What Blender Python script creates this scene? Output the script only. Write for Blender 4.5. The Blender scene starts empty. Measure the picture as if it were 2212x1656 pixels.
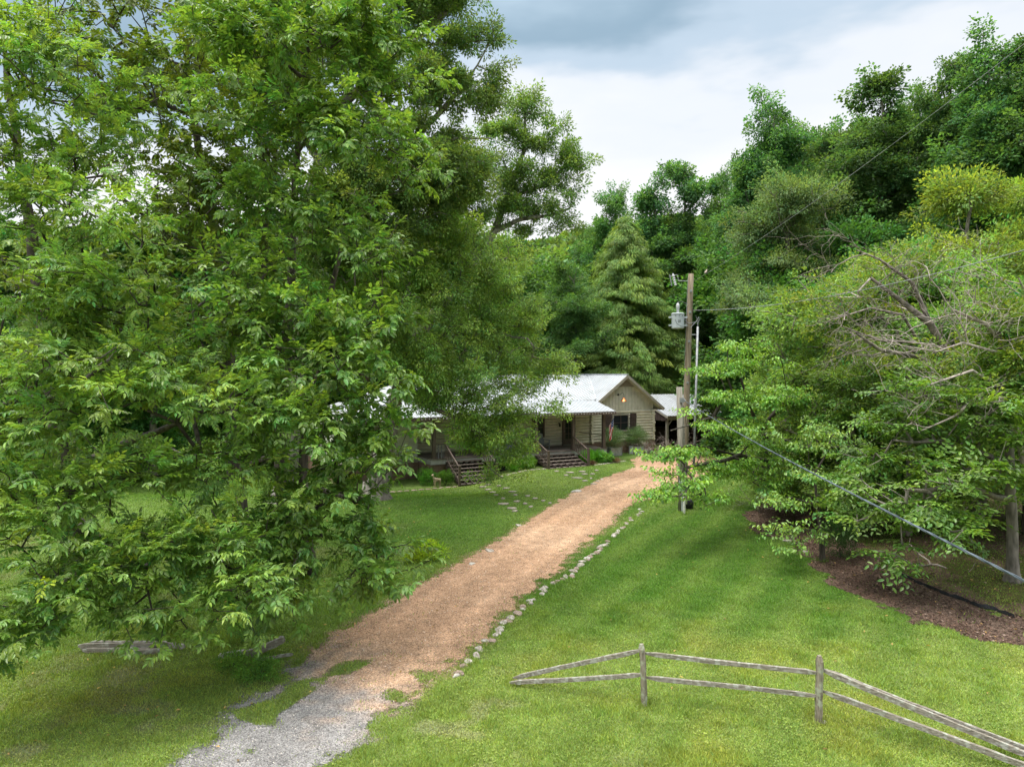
import bpy, math, random
import numpy as np
from mathutils import Vector, Matrix
R = math.radians
sc = bpy.context.scene
# ------------------------------------------------------------------ camera
PITCH = R(0.8); FPX = 1511.6; CAMH = 6.0
cam_d = bpy.data.cameras.new("camera"); cam = bpy.data.objects.new("camera", cam_d)
sc.collection.objects.link(cam); sc.camera = cam
cam.location = (0, 0, CAMH); cam.rotation_euler = (R(90) - PITCH, 0, 0)
cam_d.sensor_width = 36; cam_d.lens = 24.6; cam_d.clip_end = 3000; cam_d.clip_start = .1
# ------------------------------------------------------------------ sky, sun, exposure
SUN_EL, SUN_AZ = R(58), R(-35)          # azimuth from +Y, negative = to the left
world = bpy.data.worlds.new("World"); sc.world = world; world.use_nodes = True
nt = world.node_tree; nt.nodes.clear()
def N(t, tree=None, **kw):
    n = (tree or nt).nodes.new(t)
    for k, v in kw.items(): setattr(n, k, v)
    return n
def sky_nodes():
    L = nt.links.new
    out = N('ShaderNodeOutputWorld'); bg = N('ShaderNodeBackground'); bg.inputs[1].default_value = .1
    sky = N('ShaderNodeTexSky', sky_type='NISHITA', sun_disc=False, sun_elevation=SUN_EL, sun_rotation=SUN_AZ)
    sky.air_density = 1.2; sky.dust_density = 2.0
    tc = N('ShaderNodeTexCoord'); sep = N('ShaderNodeSeparateXYZ'); L(tc.outputs['Generated'], sep.inputs[0])
    # cloud deck: direction projected on a plane overhead
    mp = N('ShaderNodeMapping'); mp.inputs['Scale'].default_value = (1.5, 1.0, 4.2); mp.inputs['Location'].default_value = (.5, .1, .3)
    L(tc.outputs['Generated'], mp.inputs[0])
    n1 = N('ShaderNodeTexNoise'); n1.inputs['Scale'].default_value = 1.7; n1.inputs['Detail'].default_value = 5; n1.inputs['Roughness'].default_value = .5
    L(mp.outputs[0], n1.inputs[0])
    def math_(op, a, b=None, clamp=False):
        m = N('ShaderNodeMath', operation=op); m.use_clamp = clamp
        for i, v in enumerate((a, b)):
            if v is None: continue
            if isinstance(v, (int, float)): m.inputs[i].default_value = v
            else: L(v, m.inputs[i])
        return m.outputs[0]
    # darker slate belly of the cloud between 17 and 33 degrees, brighter overhead and at the horizon
    el = math_('ADD', sep.outputs[2], math_('MULTIPLY', math_('SUBTRACT', n1.outputs[0], .5), .52))
    el = math_('ADD', el, math_('MULTIPLY', sep.outputs[0], -.10))
    ramp = N('ShaderNodeValToRGB'); cr = ramp.color_ramp; cr.interpolation = 'EASE'
    cols = [(0.0, (6.9, 6.9, 6.9)), (.22, (7.0, 7.05, 7.1)), (.31, (6.2, 6.5, 6.9)), (.38, (4.0, 4.9, 5.8)), (.46, (2.3, 3.3, 4.15)), (.60, (3.9, 5.0, 5.9)), (.72, (21, 21.3, 21.3)), (1.0, (38, 37.5, 36))]
    while len(cr.elements) < len(cols): cr.elements.new(.5)
    for e, (p, c) in zip(cr.elements, cols): e.position = p; e.color = (*c, 1)
    L(el, ramp.inputs[0])
    mix = N('ShaderNodeMix', data_type='RGBA'); mix.inputs[0].default_value = .94
    L(sky.outputs[0], mix.inputs[6]); L(ramp.outputs[0], mix.inputs[7])
    L(mix.outputs[2], bg.inputs[0]); L(bg.outputs[0], out.inputs[0])
sky_nodes()
sun_d = bpy.data.lights.new("sun", 'SUN'); sun_d.energy = 1.6; sun_d.angle = R(14); sun_d.color = (1, .96, .88)
sun = bpy.data.objects.new("sun", sun_d); sc.collection.objects.link(sun)
sv = Vector((math.sin(SUN_AZ) * math.cos(SUN_EL), -.25 * math.cos(SUN_EL), math.sin(SUN_EL)))
sun.rotation_euler = sv.to_track_quat('Z', 'Y').to_euler()
sc.view_settings.view_transform = 'Standard'; sc.view_settings.look = 'None'; sc.view_settings.exposure = 0.58
sc.view_settings.gamma = 1
cy = sc.cycles; cy.max_bounces = 6; cy.diffuse_bounces = 3; cy.glossy_bounces = 2; cy.transmission_bounces = 4; cy.transparent_max_bounces = 4
cy.use_denoising = True; cy.sample_clamp_indirect = 8

# ------------------------------------------------------------------ helpers
def P(px, py, d):
    """point at depth d (metres in front of the camera) seen at px,py of a 2212 px wide photo"""
    a = (px - 1106) / FPX; b = -(py - 828) / FPX
    dy = math.cos(PITCH) + b * math.sin(PITCH); dz = -math.sin(PITCH) + b * math.cos(PITCH)
    return np.array([a * d / dy, d, CAMH + dz / dy * d])
def sst(a, b, x):
    t = np.clip((x - a) / (b - a), 0, 1); return t * t * (3 - 2 * t)
def vnoise(x, y, s, seed=0):
    x = np.asarray(x, float) / s + 311.7; y = np.asarray(y, float) / s + 173.3
    xi = np.floor(x).astype(np.int64); yi = np.floor(y).astype(np.int64); fx = x - xi; fy = y - yi
    def h(a, b):
        n = (a * 374761393 + b * 668265263 + seed * 144665) & 0xffffffff
        n = ((n ^ (n >> 13)) * 1274126177) & 0xffffffff
        return ((n ^ (n >> 16)) & 0xffff) / 65535.0
    fx = fx * fx * (3 - 2 * fx); fy = fy * fy * (3 - 2 * fy)
    return (h(xi, yi) * (1 - fx) + h(xi + 1, yi) * fx) * (1 - fy) + (h(xi, yi + 1) * (1 - fx) + h(xi + 1, yi + 1) * fx) * fy
def fbm(x, y, s, seed=0, o=3):
    t = 0; a = 1; w = 0
    for i in range(o):
        t = t + a * vnoise(x, y, s / 2 ** i, seed + i * 7); w += a; a *= .5
    return t / w
def ground_z(x, y):
    x = np.asarray(x, float); y = np.asarray(y, float)
    z = -.55 * sst(1.5, -2.8, x) * sst(33, 39, y) * sst(60, 50, y)
    z = z + .05 * (fbm(x, y, 5, 3) - .5)
    r = np.hypot(x, y)
    z = z + 51 * sst(95, 330, y + .15 * np.abs(x)) * (.8 + .3 * fbm(x, y, 90, 9))
    z = z + 7 * sst(48, 100, y) * sst(10, 60, x)
    return z
def G(px, py):
    a = P(px, py, 1.0); d = a - np.array([0, 0, CAMH])
    t = -CAMH / d[2]
    for _ in range(6):
        t = (float(ground_z(d[0] * t, t)) - CAMH) / d[2]
    return np.array([d[0] * t, t, CAMH + d[2] * t])
def inpoly(x, y, poly):
    c = np.zeros(np.shape(x), bool); n = len(poly)
    for i in range(n):
        x1, y1 = poly[i][:2]; x2, y2 = poly[(i + 1) % n][:2]
        if y1 == y2: continue
        c ^= ((y1 > y) != (y2 > y)) & (x < (x2 - x1) * (y - y1) / (y2 - y1) + x1)
    return c

def mkmesh(name, V, F, col=None, smooth=False, mats=None, fm=None):
    """V (n,3); F list of (m,k) arrays"""
    me = bpy.data.meshes.new(name); V = np.asarray(V, np.float32)
    F = [np.asarray(f, np.int32) for f in F if len(f)]
    me.vertices.add(len(V)); me.vertices.foreach_set('co', V.ravel())
    nl = sum(f.size for f in F); npol = sum(len(f) for f in F)
    me.loops.add(nl); me.loops.foreach_set('vertex_index', np.concatenate([f.ravel() for f in F]))
    me.polygons.add(npol)
    st = []; o = 0
    for f in F: st.append(o + np.arange(len(f), dtype=np.int32) * f.shape[1]); o += f.size
    me.polygons.foreach_set('loop_start', np.concatenate(st))
    if fm is not None: me.polygons.foreach_set('material_index', np.asarray(fm, np.int32))
    me.polygons.foreach_set('use_smooth', np.full(npol, bool(smooth)))
    me.update(calc_edges=True)
    if col is not None:
        a = me.color_attributes.new('Col', 'FLOAT_COLOR', 'POINT')
        c = np.ones((len(V), 4), np.float32); c[:, :3] = col; a.data.foreach_set('color', c.ravel())
    for m in (mats or []): me.materials.append(m)
    return me
def link(name, me, parent=None, loc=None, rz=None):
    o = bpy.data.objects.new(name, me); sc.collection.objects.link(o)
    if parent is not None: o.parent = parent
    if loc is not None: o.location = loc
    if rz is not None: o.rotation_euler = (0, 0, rz)
    return o
def tag(o, label=None, cat=None, group=None, kind=None):
    if label: o['label'] = label
    if cat: o['category'] = cat
    if group: o['group'] = group
    if kind: o['kind'] = kind
    return o
def empty(name, loc, rz=0, **kw):
    o = bpy.data.objects.new(name, None); sc.collection.objects.link(o); o.location = loc; o.rotation_euler = (0, 0, rz)
    o.empty_display_size = .2; return tag(o, **kw)
def copy_thing(o, parent=None, **kw):
    kids = [c for c in sc.collection.objects if c.parent == o]
    c = o.copy(); sc.collection.objects.link(c)
    if parent is not None: c.parent = parent
    for k in kids: copy_thing(k, c)
    return tag(c, **kw)

class MB:
    def __init__(s): s.V = []; s.F = {}; s.n = 0
    def add(s, V, F):
        V = np.asarray(V, float).reshape(-1, 3)
        for f in F:
            f = list(f); s.F.setdefault(len(f), []).append([i + s.n for i in f])
        s.V.append(V); s.n += len(V); return s
    def box(s, a, b, rot=None, at=None):
        x0, y0, z0 = np.minimum(a, b); x1, y1, z1 = np.maximum(a, b)
        V = np.array([[x, y, z] for z in (z0, z1) for y in (y0, y1) for x in (x0, x1)], float)
        if rot is not None: V = V @ np.array(rot).T
        if at is not None: V = V + np.array(at)
        return s.add(V, [(0, 2, 3, 1), (4, 5, 7, 6), (0, 1, 5, 4), (2, 6, 7, 3), (0, 4, 6, 2), (1, 3, 7, 5)])
    def beam(s, p, q, w, h, up=(0, 0, 1)):
        p = np.array(p, float); q = np.array(q, float); d = q - p; L = np.linalg.norm(d); d /= L
        u = np.array(up, float)
        if abs(d @ u) > .98: u = np.array([0, 1., 0])
        r = np.cross(d, u); r /= np.linalg.norm(r); u = np.cross(r, d)
        V = [p + r * a * w / 2 + u * b * h / 2 + d * t * L for t in (0, 1) for b in (-1, 1) for a in (-1, 1)]
        return s.add(V, [(0, 2, 3, 1), (4, 5, 7, 6), (0, 1, 5, 4), (2, 6, 7, 3), (0, 4, 6, 2), (1, 3, 7, 5)])
    def tube(s, pts, rad, k=8, cap=True, wob=0, rng=None):
        pts = np.asarray(pts, float); n = len(pts)
        rad = np.full(n, rad) if np.isscalar(rad) else np.asarray(rad, float)
        T = np.gradient(pts, axis=0); T /= np.linalg.norm(T, axis=1)[:, None] + 1e-9
        ref = np.array([0, 0, 1.]) if abs(T[0][2]) < .9 else np.array([1., 0, 0])
        r = np.cross(T[0], ref); r /= np.linalg.norm(r); V = []
        for i in range(n):
            r = r - T[i] * (r @ T[i]); r /= np.linalg.norm(r) + 1e-9; b = np.cross(T[i], r)
            for j in range(k):
                a = 2 * math.pi * j / k; w = 1 + (wob * rng.uniform(-1, 1) if wob else 0)
                V.append(pts[i] + (r * math.cos(a) + b * math.sin(a)) * rad[i] * w)
        F = [(i * k + j, i * k + (j + 1) % k, (i + 1) * k + (j + 1) % k, (i + 1) * k + j) for i in range(n - 1) for j in range(k)]
        if cap: F += [tuple(range(k - 1, -1, -1)), tuple((n - 1) * k + j for j in range(k))]
        return s.add(V, F)
    def lathe(s, c, prof, k=16, axis=(0, 0, 1)):
        ax = Vector(axis).normalized(); q = Vector((0, 0, 1)).rotation_difference(ax).to_matrix(); V = []
        for (r, z) in prof:
            for j in range(k):
                a = 2 * math.pi * j / k; v = q @ Vector((r * math.cos(a), r * math.sin(a), z)); V.append(np.array(v) + np.array(c))
        n = len(prof)
        F = [(i * k + j, i * k + (j + 1) % k, (i + 1) * k + (j + 1) % k, (i + 1) * k + j) for i in range(n - 1) for j in range(k)]
        F += [tuple(range(k - 1, -1, -1)), tuple((n - 1) * k + j for j in range(k))]
        return s.add(V, F)
    def mesh(s, name, mat, smooth=False, bevel=0):
        me = mkmesh(name, np.concatenate(s.V), [np.array(f) for f in s.F.values()], smooth=smooth, mats=[mat]); return me
    def build(s, name, mat, parent=None, smooth=False, loc=None, rz=None):
        return link(name, s.mesh(name, mat, smooth), parent, loc, rz)

# ------------------------------------------------------------------ materials
def mat_new(name):
    m = bpy.data.materials.new(name); m.use_nodes = True; t = m.node_tree; t.nodes.clear()
    out = t.nodes.new('ShaderNodeOutputMaterial'); b = t.nodes.new('ShaderNodeBsdfPrincipled'); t.links.new(b.outputs[0], out.inputs[0])
    return m, t, b, out
def leaf_mat(name, trans=.35, rough=.45, spec=.45, sat=1.0, gain=1.55):
    m, t, b, out = mat_new(name); L = t.links.new
    at = t.nodes.new('ShaderNodeAttribute'); at.attribute_name = 'Col'
    info = t.nodes.new('ShaderNodeObjectInfo')
    hs = t.nodes.new('ShaderNodeHueSaturation'); L(at.outputs[0], hs.inputs['Color']); hs.inputs['Saturation'].default_value = sat
    mr = t.nodes.new('ShaderNodeMapRange'); L(info.outputs['Random'], mr.inputs[0]); mr.inputs[3].default_value = .85 * gain; mr.inputs[4].default_value = 1.18 * gain; L(mr.outputs[0], hs.inputs['Value'])
    m2 = t.nodes.new('ShaderNodeMapRange'); L(info.outputs['Random'], m2.inputs[0]); m2.inputs[3].default_value = .49; m2.inputs[4].default_value = .515; L(m2.outputs[0], hs.inputs['Hue'])
    L(hs.outputs[0], b.inputs['Base Color']); b.inputs['Roughness'].default_value = rough; b.inputs['Specular IOR Level'].default_value = spec
    tr = t.nodes.new('ShaderNodeBsdfTranslucent'); mx = t.nodes.new('ShaderNodeMixShader'); mx.inputs[0].default_value = trans
    mc = t.nodes.new('ShaderNodeMix'); mc.data_type = 'RGBA'; mc.blend_type = 'MULTIPLY'; mc.inputs[0].default_value = 1; L(hs.outputs[0], mc.inputs[6]); mc.inputs[7].default_value = (1.9, 1.75, .7, 1)
    L(mc.outputs[2], tr.inputs[0]); L(b.outputs[0], mx.inputs[1]); L(tr.outputs[0], mx.inputs[2]); L(mx.outputs[0], out.inputs[0])
    return m
def noise_mat(name, c1, c2, scale=5, rough=.8, detail=6, stretch=(1, 1, 1), bump=.3, c3=None, s3=1.5, metallic=0, spec=.3, thr=(.35, .65), bdist=.02):
    m, t, b, out = mat_new(name); L = t.links.new
    tc = t.nodes.new('ShaderNodeTexCoord'); mp = t.nodes.new('ShaderNodeMapping'); mp.inputs['Scale'].default_value = stretch; L(tc.outputs['Object'], mp.inputs[0])
    n = t.nodes.new('ShaderNodeTexNoise'); n.inputs['Scale'].default_value = scale; n.inputs['Detail'].default_value = detail; L(mp.outputs[0], n.inputs[0])
    r = t.nodes.new('ShaderNodeValToRGB'); r.color_ramp.elements[0].position = thr[0]; r.color_ramp.elements[1].position = thr[1]
    r.color_ramp.elements[0].color = (*c1, 1); r.color_ramp.elements[1].color = (*c2, 1); L(n.outputs[0], r.inputs[0]); col = r.outputs[0]
    if c3:
        n3 = t.nodes.new('ShaderNodeTexNoise'); n3.inputs['Scale'].default_value = s3; n3.inputs['Detail'].default_value = 8; L(tc.outputs['Object'], n3.inputs[0])
        r3 = t.nodes.new('ShaderNodeValToRGB'); r3.color_ramp.elements[0].position = .5; r3.color_ramp.elements[1].position = .62; L(n3.outputs[0], r3.inputs[0])
        mx = t.nodes.new('ShaderNodeMix'); mx.data_type = 'RGBA'; L(r3.outputs[0], mx.inputs[0]); L(col, mx.inputs[6]); mx.inputs[7].default_value = (*c3, 1); col = mx.outputs[2]
    L(col, b.inputs['Base Color']); b.inputs['Roughness'].default_value = rough; b.inputs['Metallic'].default_value = metallic; b.inputs['Specular IOR Level'].default_value = spec
    if bump:
        bp = t.nodes.new('ShaderNodeBump'); bp.inputs['Strength'].default_value = bump; bp.inputs['Distance'].default_value = bdist; L(n.outputs[0], bp.inputs['Height']); L(bp.outputs[0], b.inputs['Normal'])
    return m
M = {}
M['leaf'] = leaf_mat('leaf_gloss', .33, .38, .5)
M['leaf_matte'] = leaf_mat('leaf_matte', .35, .55, .3)
M['grass'] = leaf_mat('grass_blade', .3, .6, .25, gain=1.0)
M['bark'] = noise_mat('bark_dark', (.035, .028, .022), (.10, .085, .07), 9, stretch=(1, 1, .25), bump=.8)
M['bark_pale'] = noise_mat('bark_pale', (0.154, 0.140, 0.119), (0.336, 0.315, 0.280), 6, stretch=(1, 1, .4), bump=.5, c3=(0.091, 0.084, 0.063), s3=3)
M['bark_mid'] = noise_mat('bark_grey', (.10, .09, .075), (.24, .21, .18), 8, stretch=(1, 1, .3), bump=.6)
M['dead'] = noise_mat('dead_wood', (.20, .165, .145), (.44, .38, .34), 7, bump=.3)
M['deadpink'] = noise_mat('peeling_bark', (.13, .105, .09), (.34, .285, .25), 5, bump=.4, c3=(.12, .11, .09), s3=4)
M['fence'] = noise_mat('weathered_rail', (.16, .14, .11), (.27, .245, .205), 24, stretch=(.10, 1.3, 1.3), bump=.8, c3=(.33, .33, .285), s3=11, rough=.9)
M['fencepost'] = noise_mat('weathered_post', (.14, .115, .085), (.31, .27, .21), 24, stretch=(1.3, 1.3, .10), bump=.8, c3=(.33, .34, .26), s3=9, rough=.9)
M['pole'] = noise_mat('pole_wood', (0.165, 0.128, 0.086), (0.300, 0.247, 0.180), 16, stretch=(1, 1, .07), bump=.5, rough=.9)
M['post_grey'] = noise_mat('post_grey', (0.180, 0.165, 0.135), (0.315, 0.292, 0.247), 16, stretch=(1, 1, .07), bump=.5, rough=.9)
M['metalroof'] = noise_mat('metal_roof', (.37, .39, .42), (.42, .44, .47), 1.6, rough=.5, bump=0, metallic=0, spec=.4, c3=(.34, .355, .37), s3=.7)
M['logs'] = noise_mat('log_paint', (.58, .55, .44), (.69, .655, .53), 3, rough=.6, bump=.15)
M['board'] = noise_mat('board_paint', (.53, .53, .445), (.63, .625, .53), 4, rough=.65, bump=.1)
M['trim'] = noise_mat('trim_paint', (0.300, 0.277, 0.225), (0.375, 0.349, 0.285), 4, rough=.6, bump=.05)
M['brown'] = noise_mat('brown_stain', (.085, .062, .050), (.14, .105, .086), 5, stretch=(1, 1, .3), rough=.55, bump=.2)
M['shutter'] = noise_mat('shutter_brown', (.06, .042, .038), (.085, .062, .056), 5, rough=.6, bump=.1)
M['stair'] = noise_mat('stair_stain', (.12, .095, .08), (.20, .165, .14), 8, rough=.7, bump=.2)
M['deck'] = noise_mat('deck_boards', (.13, .105, .09), (.24, .20, .17), 8, stretch=(.2, 2, 1), rough=.8, bump=.2)
M['skirt'] = noise_mat('skirt_board', (0.315, 0.315, 0.285), (0.413, 0.413, 0.375), 4, rough=.7, bump=.05)
M['galv'] = noise_mat('galvanized', (.34, .35, .36), (.50, .51, .52), 6, rough=.45, bump=.05, metallic=.4)
M['xfmr'] = noise_mat('grey_enamel', (.36, .40, .42), (.46, .50, .52), 2, rough=.45, bump=0)
M['steel'] = noise_mat('steel_grey', (.24, .25, .26), (.36, .37, .38), 6, rough=.5, bump=0, metallic=.3)
M['porcelain'] = noise_mat('porcelain', (.42, .43, .45), (.55, .56, .58), 3, rough=.25, bump=0)
M['darkmetal'] = noise_mat('dark_metal', (.02, .02, .022), (.04, .04, .042), 6, rough=.4, bump=0)
M['cable'] = noise_mat('cable', (.05, .065, .08), (.13, .16, .19), 4, rough=.5, bump=0)
M['wire'] = noise_mat('wire', (.20, .22, .22), (.32, .33, .34), 3, rough=.5, bump=0)
M['stone'] = noise_mat('edging_stone', (0.187, 0.158, 0.130), (0.396, 0.353, 0.302), 7, bump=.7, c3=(0.446, 0.410, 0.360), s3=2.5)
M['stone_dark'] = noise_mat('edging_stone_dark', (.16, .12, .10), (.36, .27, .22), 7, bump=.7)
M['stone_pale'] = noise_mat('edging_stone_pale', (0.331, 0.302, 0.266), (0.518, 0.490, 0.446), 6, bump=.6)
M['flag'] = noise_mat('flagstone', (0.203, 0.173, 0.135), (0.345, 0.307, 0.255), 5, bump=.4)
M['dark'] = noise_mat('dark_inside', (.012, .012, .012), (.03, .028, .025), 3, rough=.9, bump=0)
M['fabric'] = noise_mat('black_cloth', (.012, .013, .015), (.03, .03, .034), 9, rough=.8, bump=.4)
M['chair'] = noise_mat('chair_grey', (.22, .25, .27), (.34, .37, .39), 4, rough=.7, bump=.1)
M['deer'] = noise_mat('statue_tan', (.34, .25, .16), (.5, .40, .28), 6, rough=.8, bump=.2)
M['white'] = noise_mat('white_paint', (.62, .62, .60), (.75, .75, .73), 6, rough=.5, bump=0)
M['beige'] = noise_mat('white_post', (.50, .50, .46), (.66, .66, .62), 9, rough=.8, bump=.2)
M['bird'] = noise_mat('dove_feathers', (.30, .24, .20), (.42, .34, .29), 20, rough=.8, bump=.1)
M['bulb'] = noise_mat('bulb_glass', (.7, .7, .66), (.85, .85, .8), 5, rough=.2, bump=0)
def flat(name, c, rough=.6, metallic=0, spec=.4, emit=None, es=1):
    m, t, b, out = mat_new(name); b.inputs['Base Color'].default_value = (*c, 1); b.inputs['Roughness'].default_value = rough; b.inputs['Metallic'].default_value = metallic
    b.inputs['Specular IOR Level'].default_value = spec
    if emit: b.inputs['Emission Color'].default_value = (*emit, 1); b.inputs['Emission Strength'].default_value = es
    return m
M['copper'] = flat('copper', (.80, .26, .09), .32, .8)
M['glow'] = flat('lamp_glow', (1, .6, .25), .4, emit=(1, .42, .14), es=1.6)
M['glass'] = flat('window_glass', (.02, .024, .028), .08, spec=.6)
M['red'] = flat('flag_red', (.50, .03, .035), .8); M['fwhite'] = flat('flag_white', (.72, .70, .68), .8); M['blue'] = flat('flag_blue', (.03, .045, .16), .8)
M['num'] = flat('black_marking', (.03, .03, .03), .6)
def brick_mat():
    m, t, b, out = mat_new('brick'); L = t.links.new
    tc = t.nodes.new('ShaderNodeTexCoord'); sp = t.nodes.new('ShaderNodeSeparateXYZ'); L(tc.outputs['Object'], sp.inputs[0])
    ad = t.nodes.new('ShaderNodeMath'); L(sp.outputs[0], ad.inputs[0]); L(sp.outputs[1], ad.inputs[1])
    cb = t.nodes.new('ShaderNodeCombineXYZ'); L(ad.outputs[0], cb.inputs[0]); L(sp.outputs[2], cb.inputs[1])
    br = t.nodes.new('ShaderNodeTexBrick'); L(cb.outputs[0], br.inputs[0]); br.inputs['Scale'].default_value = 1
    br.inputs['Brick Width'].default_value = .22; br.inputs['Row Height'].default_value = .075; br.inputs['Mortar Size'].default_value = .008
    br.inputs['Color1'].default_value = (.16, .075, .045, 1); br.inputs['Color2'].default_value = (.25, .15, .095, 1); br.inputs['Mortar'].default_value = (.22, .20, .17, 1)
    L(br.outputs[0], b.inputs['Base Color']); b.inputs['Roughness'].default_value = .85
    bp = t.nodes.new('ShaderNodeBump'); bp.inputs['Strength'].default_value = .5; bp.inputs['Distance'].default_value = .01; L(br.outputs[1], bp.inputs['Height']); bp.invert = True; L(bp.outputs[0], b.inputs['Normal'])
    return m
M['brick'] = brick_mat()
def attr_ground(name, fine=38, bstr=.6, rough=.95, amount=.55, vor=False, bdist=.03):
    """vertex colour broken up by fine noise"""
    m, t, b, out = mat_new(name); L = t.links.new
    at = t.nodes.new('ShaderNodeAttribute'); at.attribute_name = 'Col'; tc = t.nodes.new('ShaderNodeTexCoord')
    n = t.nodes.new('ShaderNodeTexVoronoi' if vor else 'ShaderNodeTexNoise'); n.inputs['Scale'].default_value = fine; L(tc.outputs['Object'], n.inputs['Vector'])
    if not vor: n.inputs['Detail'].default_value = 8
    mr = t.nodes.new('ShaderNodeMapRange'); mr.inputs[1].default_value = .0 if vor else .3; mr.inputs[2].default_value = 1 if vor else .7
    mr.inputs[3].default_value = 1 - amount; mr.inputs[4].default_value = 1 + amount
    if vor:
        sp = t.nodes.new('ShaderNodeSeparateXYZ'); L(n.outputs['Color'], sp.inputs[0]); L(sp.outputs[0], mr.inputs[0])
    else: L(n.outputs[0], mr.inputs[0])
    n2 = t.nodes.new('ShaderNodeTexNoise'); n2.inputs['Scale'].default_value = 3.1; n2.inputs['Detail'].default_value = 7; L(tc.outputs['Object'], n2.inputs[0])
    m2 = t.nodes.new('ShaderNodeMapRange'); L(n2.outputs[0], m2.inputs[0]); m2.inputs[1].default_value = .3; m2.inputs[2].default_value = .7; m2.inputs[3].default_value = .8; m2.inputs[4].default_value = 1.2
    mm = t.nodes.new('ShaderNodeMath'); mm.operation = 'MULTIPLY'; L(mr.outputs[0], mm.inputs[0]); L(m2.outputs[0], mm.inputs[1])
    v = t.nodes.new('ShaderNodeVectorMath'); v.operation = 'SCALE'; L(at.outputs[0], v.inputs[0]); L(mm.outputs[0], v.inputs['Scale'])
    L(v.outputs[0], b.inputs['Base Color']); b.inputs['Roughness'].default_value = rough; b.inputs['Specular IOR Level'].default_value = .2
    bp = t.nodes.new('ShaderNodeBump'); bp.inputs['Strength'].default_value = bstr; bp.inputs['Distance'].default_value = bdist; L(n.outputs[0], bp.inputs['Height']); L(bp.outputs[0], b.inputs['Normal'])
    return m
M['ground'] = attr_ground('ground_soil', 26, .8)
M['gravel'] = attr_ground('gravel', 46, .7, amount=.42, vor=True, bdist=.02)
M['mulch'] = attr_ground('mulch', 30, 1.0, amount=.6, vor=True, bdist=.05)
M['wood_floor'] = attr_ground('forest_floor', 12, .8)

# ------------------------------------------------------------------ ground plan (traced on the ground plane)
def GP(pts): return [tuple(G(*p)[:2]) for p in pts]
drive_L = [(330, 1700), (410, 1640), (470, 1588), (520, 1530), (585, 1478), (635, 1440), (700, 1395), (765, 1350), (840, 1300), (925, 1250), (1000, 1212), (1060, 1178), (1120, 1137), (1170, 1104), (1215, 1074), (1262, 1052), (1300, 1034), (1345, 1016), (1372, 1006), (1362, 994), (1380, 984), (1440, 982), (1478, 975), (1540, 968), (1600, 962), (1680, 955)]
drive_R = [(700, 1700), (760, 1640), (830, 1560), (890, 1500), (950, 1462), (1000, 1415), (1045, 1372), (1110, 1312), (1170, 1262), (1230, 1208), (1290, 1160), (1340, 1112), (1385, 1082), (1440, 1060), (1500, 1036), (1560, 1008), (1610, 990), (1700, 975)]
DRIVE = GP(drive_L) + GP(drive_R)[::-1]
BED = GP([(1612, 1120), (1640, 1085), (1665, 1050), (1700, 1035), (1750, 1060), (1800, 1120), (1870, 1190), (1960, 1235), (2080, 1285), (2180, 1330), (2300, 1360), (2300, 1420), (2190, 1395), (2080, 1368), (1990, 1345), (1900, 1310), (1830, 1275), (1775, 1235), (1745, 1205), (1700, 1170), (1640, 1150)])
MOSS = GP([(1700, 1040), (1800, 1030), (1900, 1020), (2260, 1010), (2420, 1100), (2420, 1370), (2180, 1330), (2060, 1285), (1960, 1235), (1870, 1190), (1800, 1120), (1750, 1070)])
stone_line = [(985, 1462), (1012, 1432), (1050, 1388), (1090, 1352), (1120, 1322), (1150, 1298), (1185, 1268), (1210, 1254), (1232, 1240), (1262, 1215), (1290, 1192), (1318, 1166), (1345, 1142), (1365, 1122), (1385, 1106)]
EDGE = GP(stone_line)
def dist_line(x, y, line):
    d = np.full(np.shape(x), 1e9); sd = np.zeros(np.shape(x))
    for (x1, y1), (x2, y2) in zip(line[:-1], line[1:]):
        dx, dy = x2 - x1, y2 - y1; t = np.clip(((x - x1) * dx + (y - y1) * dy) / (dx * dx + dy * dy), 0, 1)
        e = np.hypot(x - x1 - t * dx, y - y1 - t * dy); d = np.minimum(d, e)
    return d
DL = GP(drive_L); DR = GP(drive_R)
def drive_mask(x, y):
    """>0 gravel strength"""
    a = .5 * (fbm(x, y, .9, 21) - .5) + .35 * (fbm(x, y, .3, 22) - .5) + .3 * (vnoise(x, y, .11, 23) - .5)
    ins = inpoly(x, y, DRIVE)
    dl = dist_line(x, y, DL); dr = dist_line(x, y, DR); d = np.minimum(dl, dr); d = np.where(ins, d, -d)
    m = d + a - .06 + .12 * sst(18, 14, y)
    # grass growing through the grey apron near the camera
    ctr = dist_line(x, y, GP([(560, 1545), (660, 1495), (760, 1440), (850, 1420)])); tuft = 2.6 * np.exp(-(ctr / .36) ** 2) * (.35 + 1.1 * fbm(x, y, .5, 41)) + (fbm(x, y, .6, 43) - .58) * 4 * sst(16.5, 13.5, y)
    tuft2 = (fbm(x, y, .7, 47) - .62) * 4 * sst(40, 20, y) * sst(1.3, .3, dr)
    return m - np.maximum(tuft, 0) - np.maximum(tuft2, 0)
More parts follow.
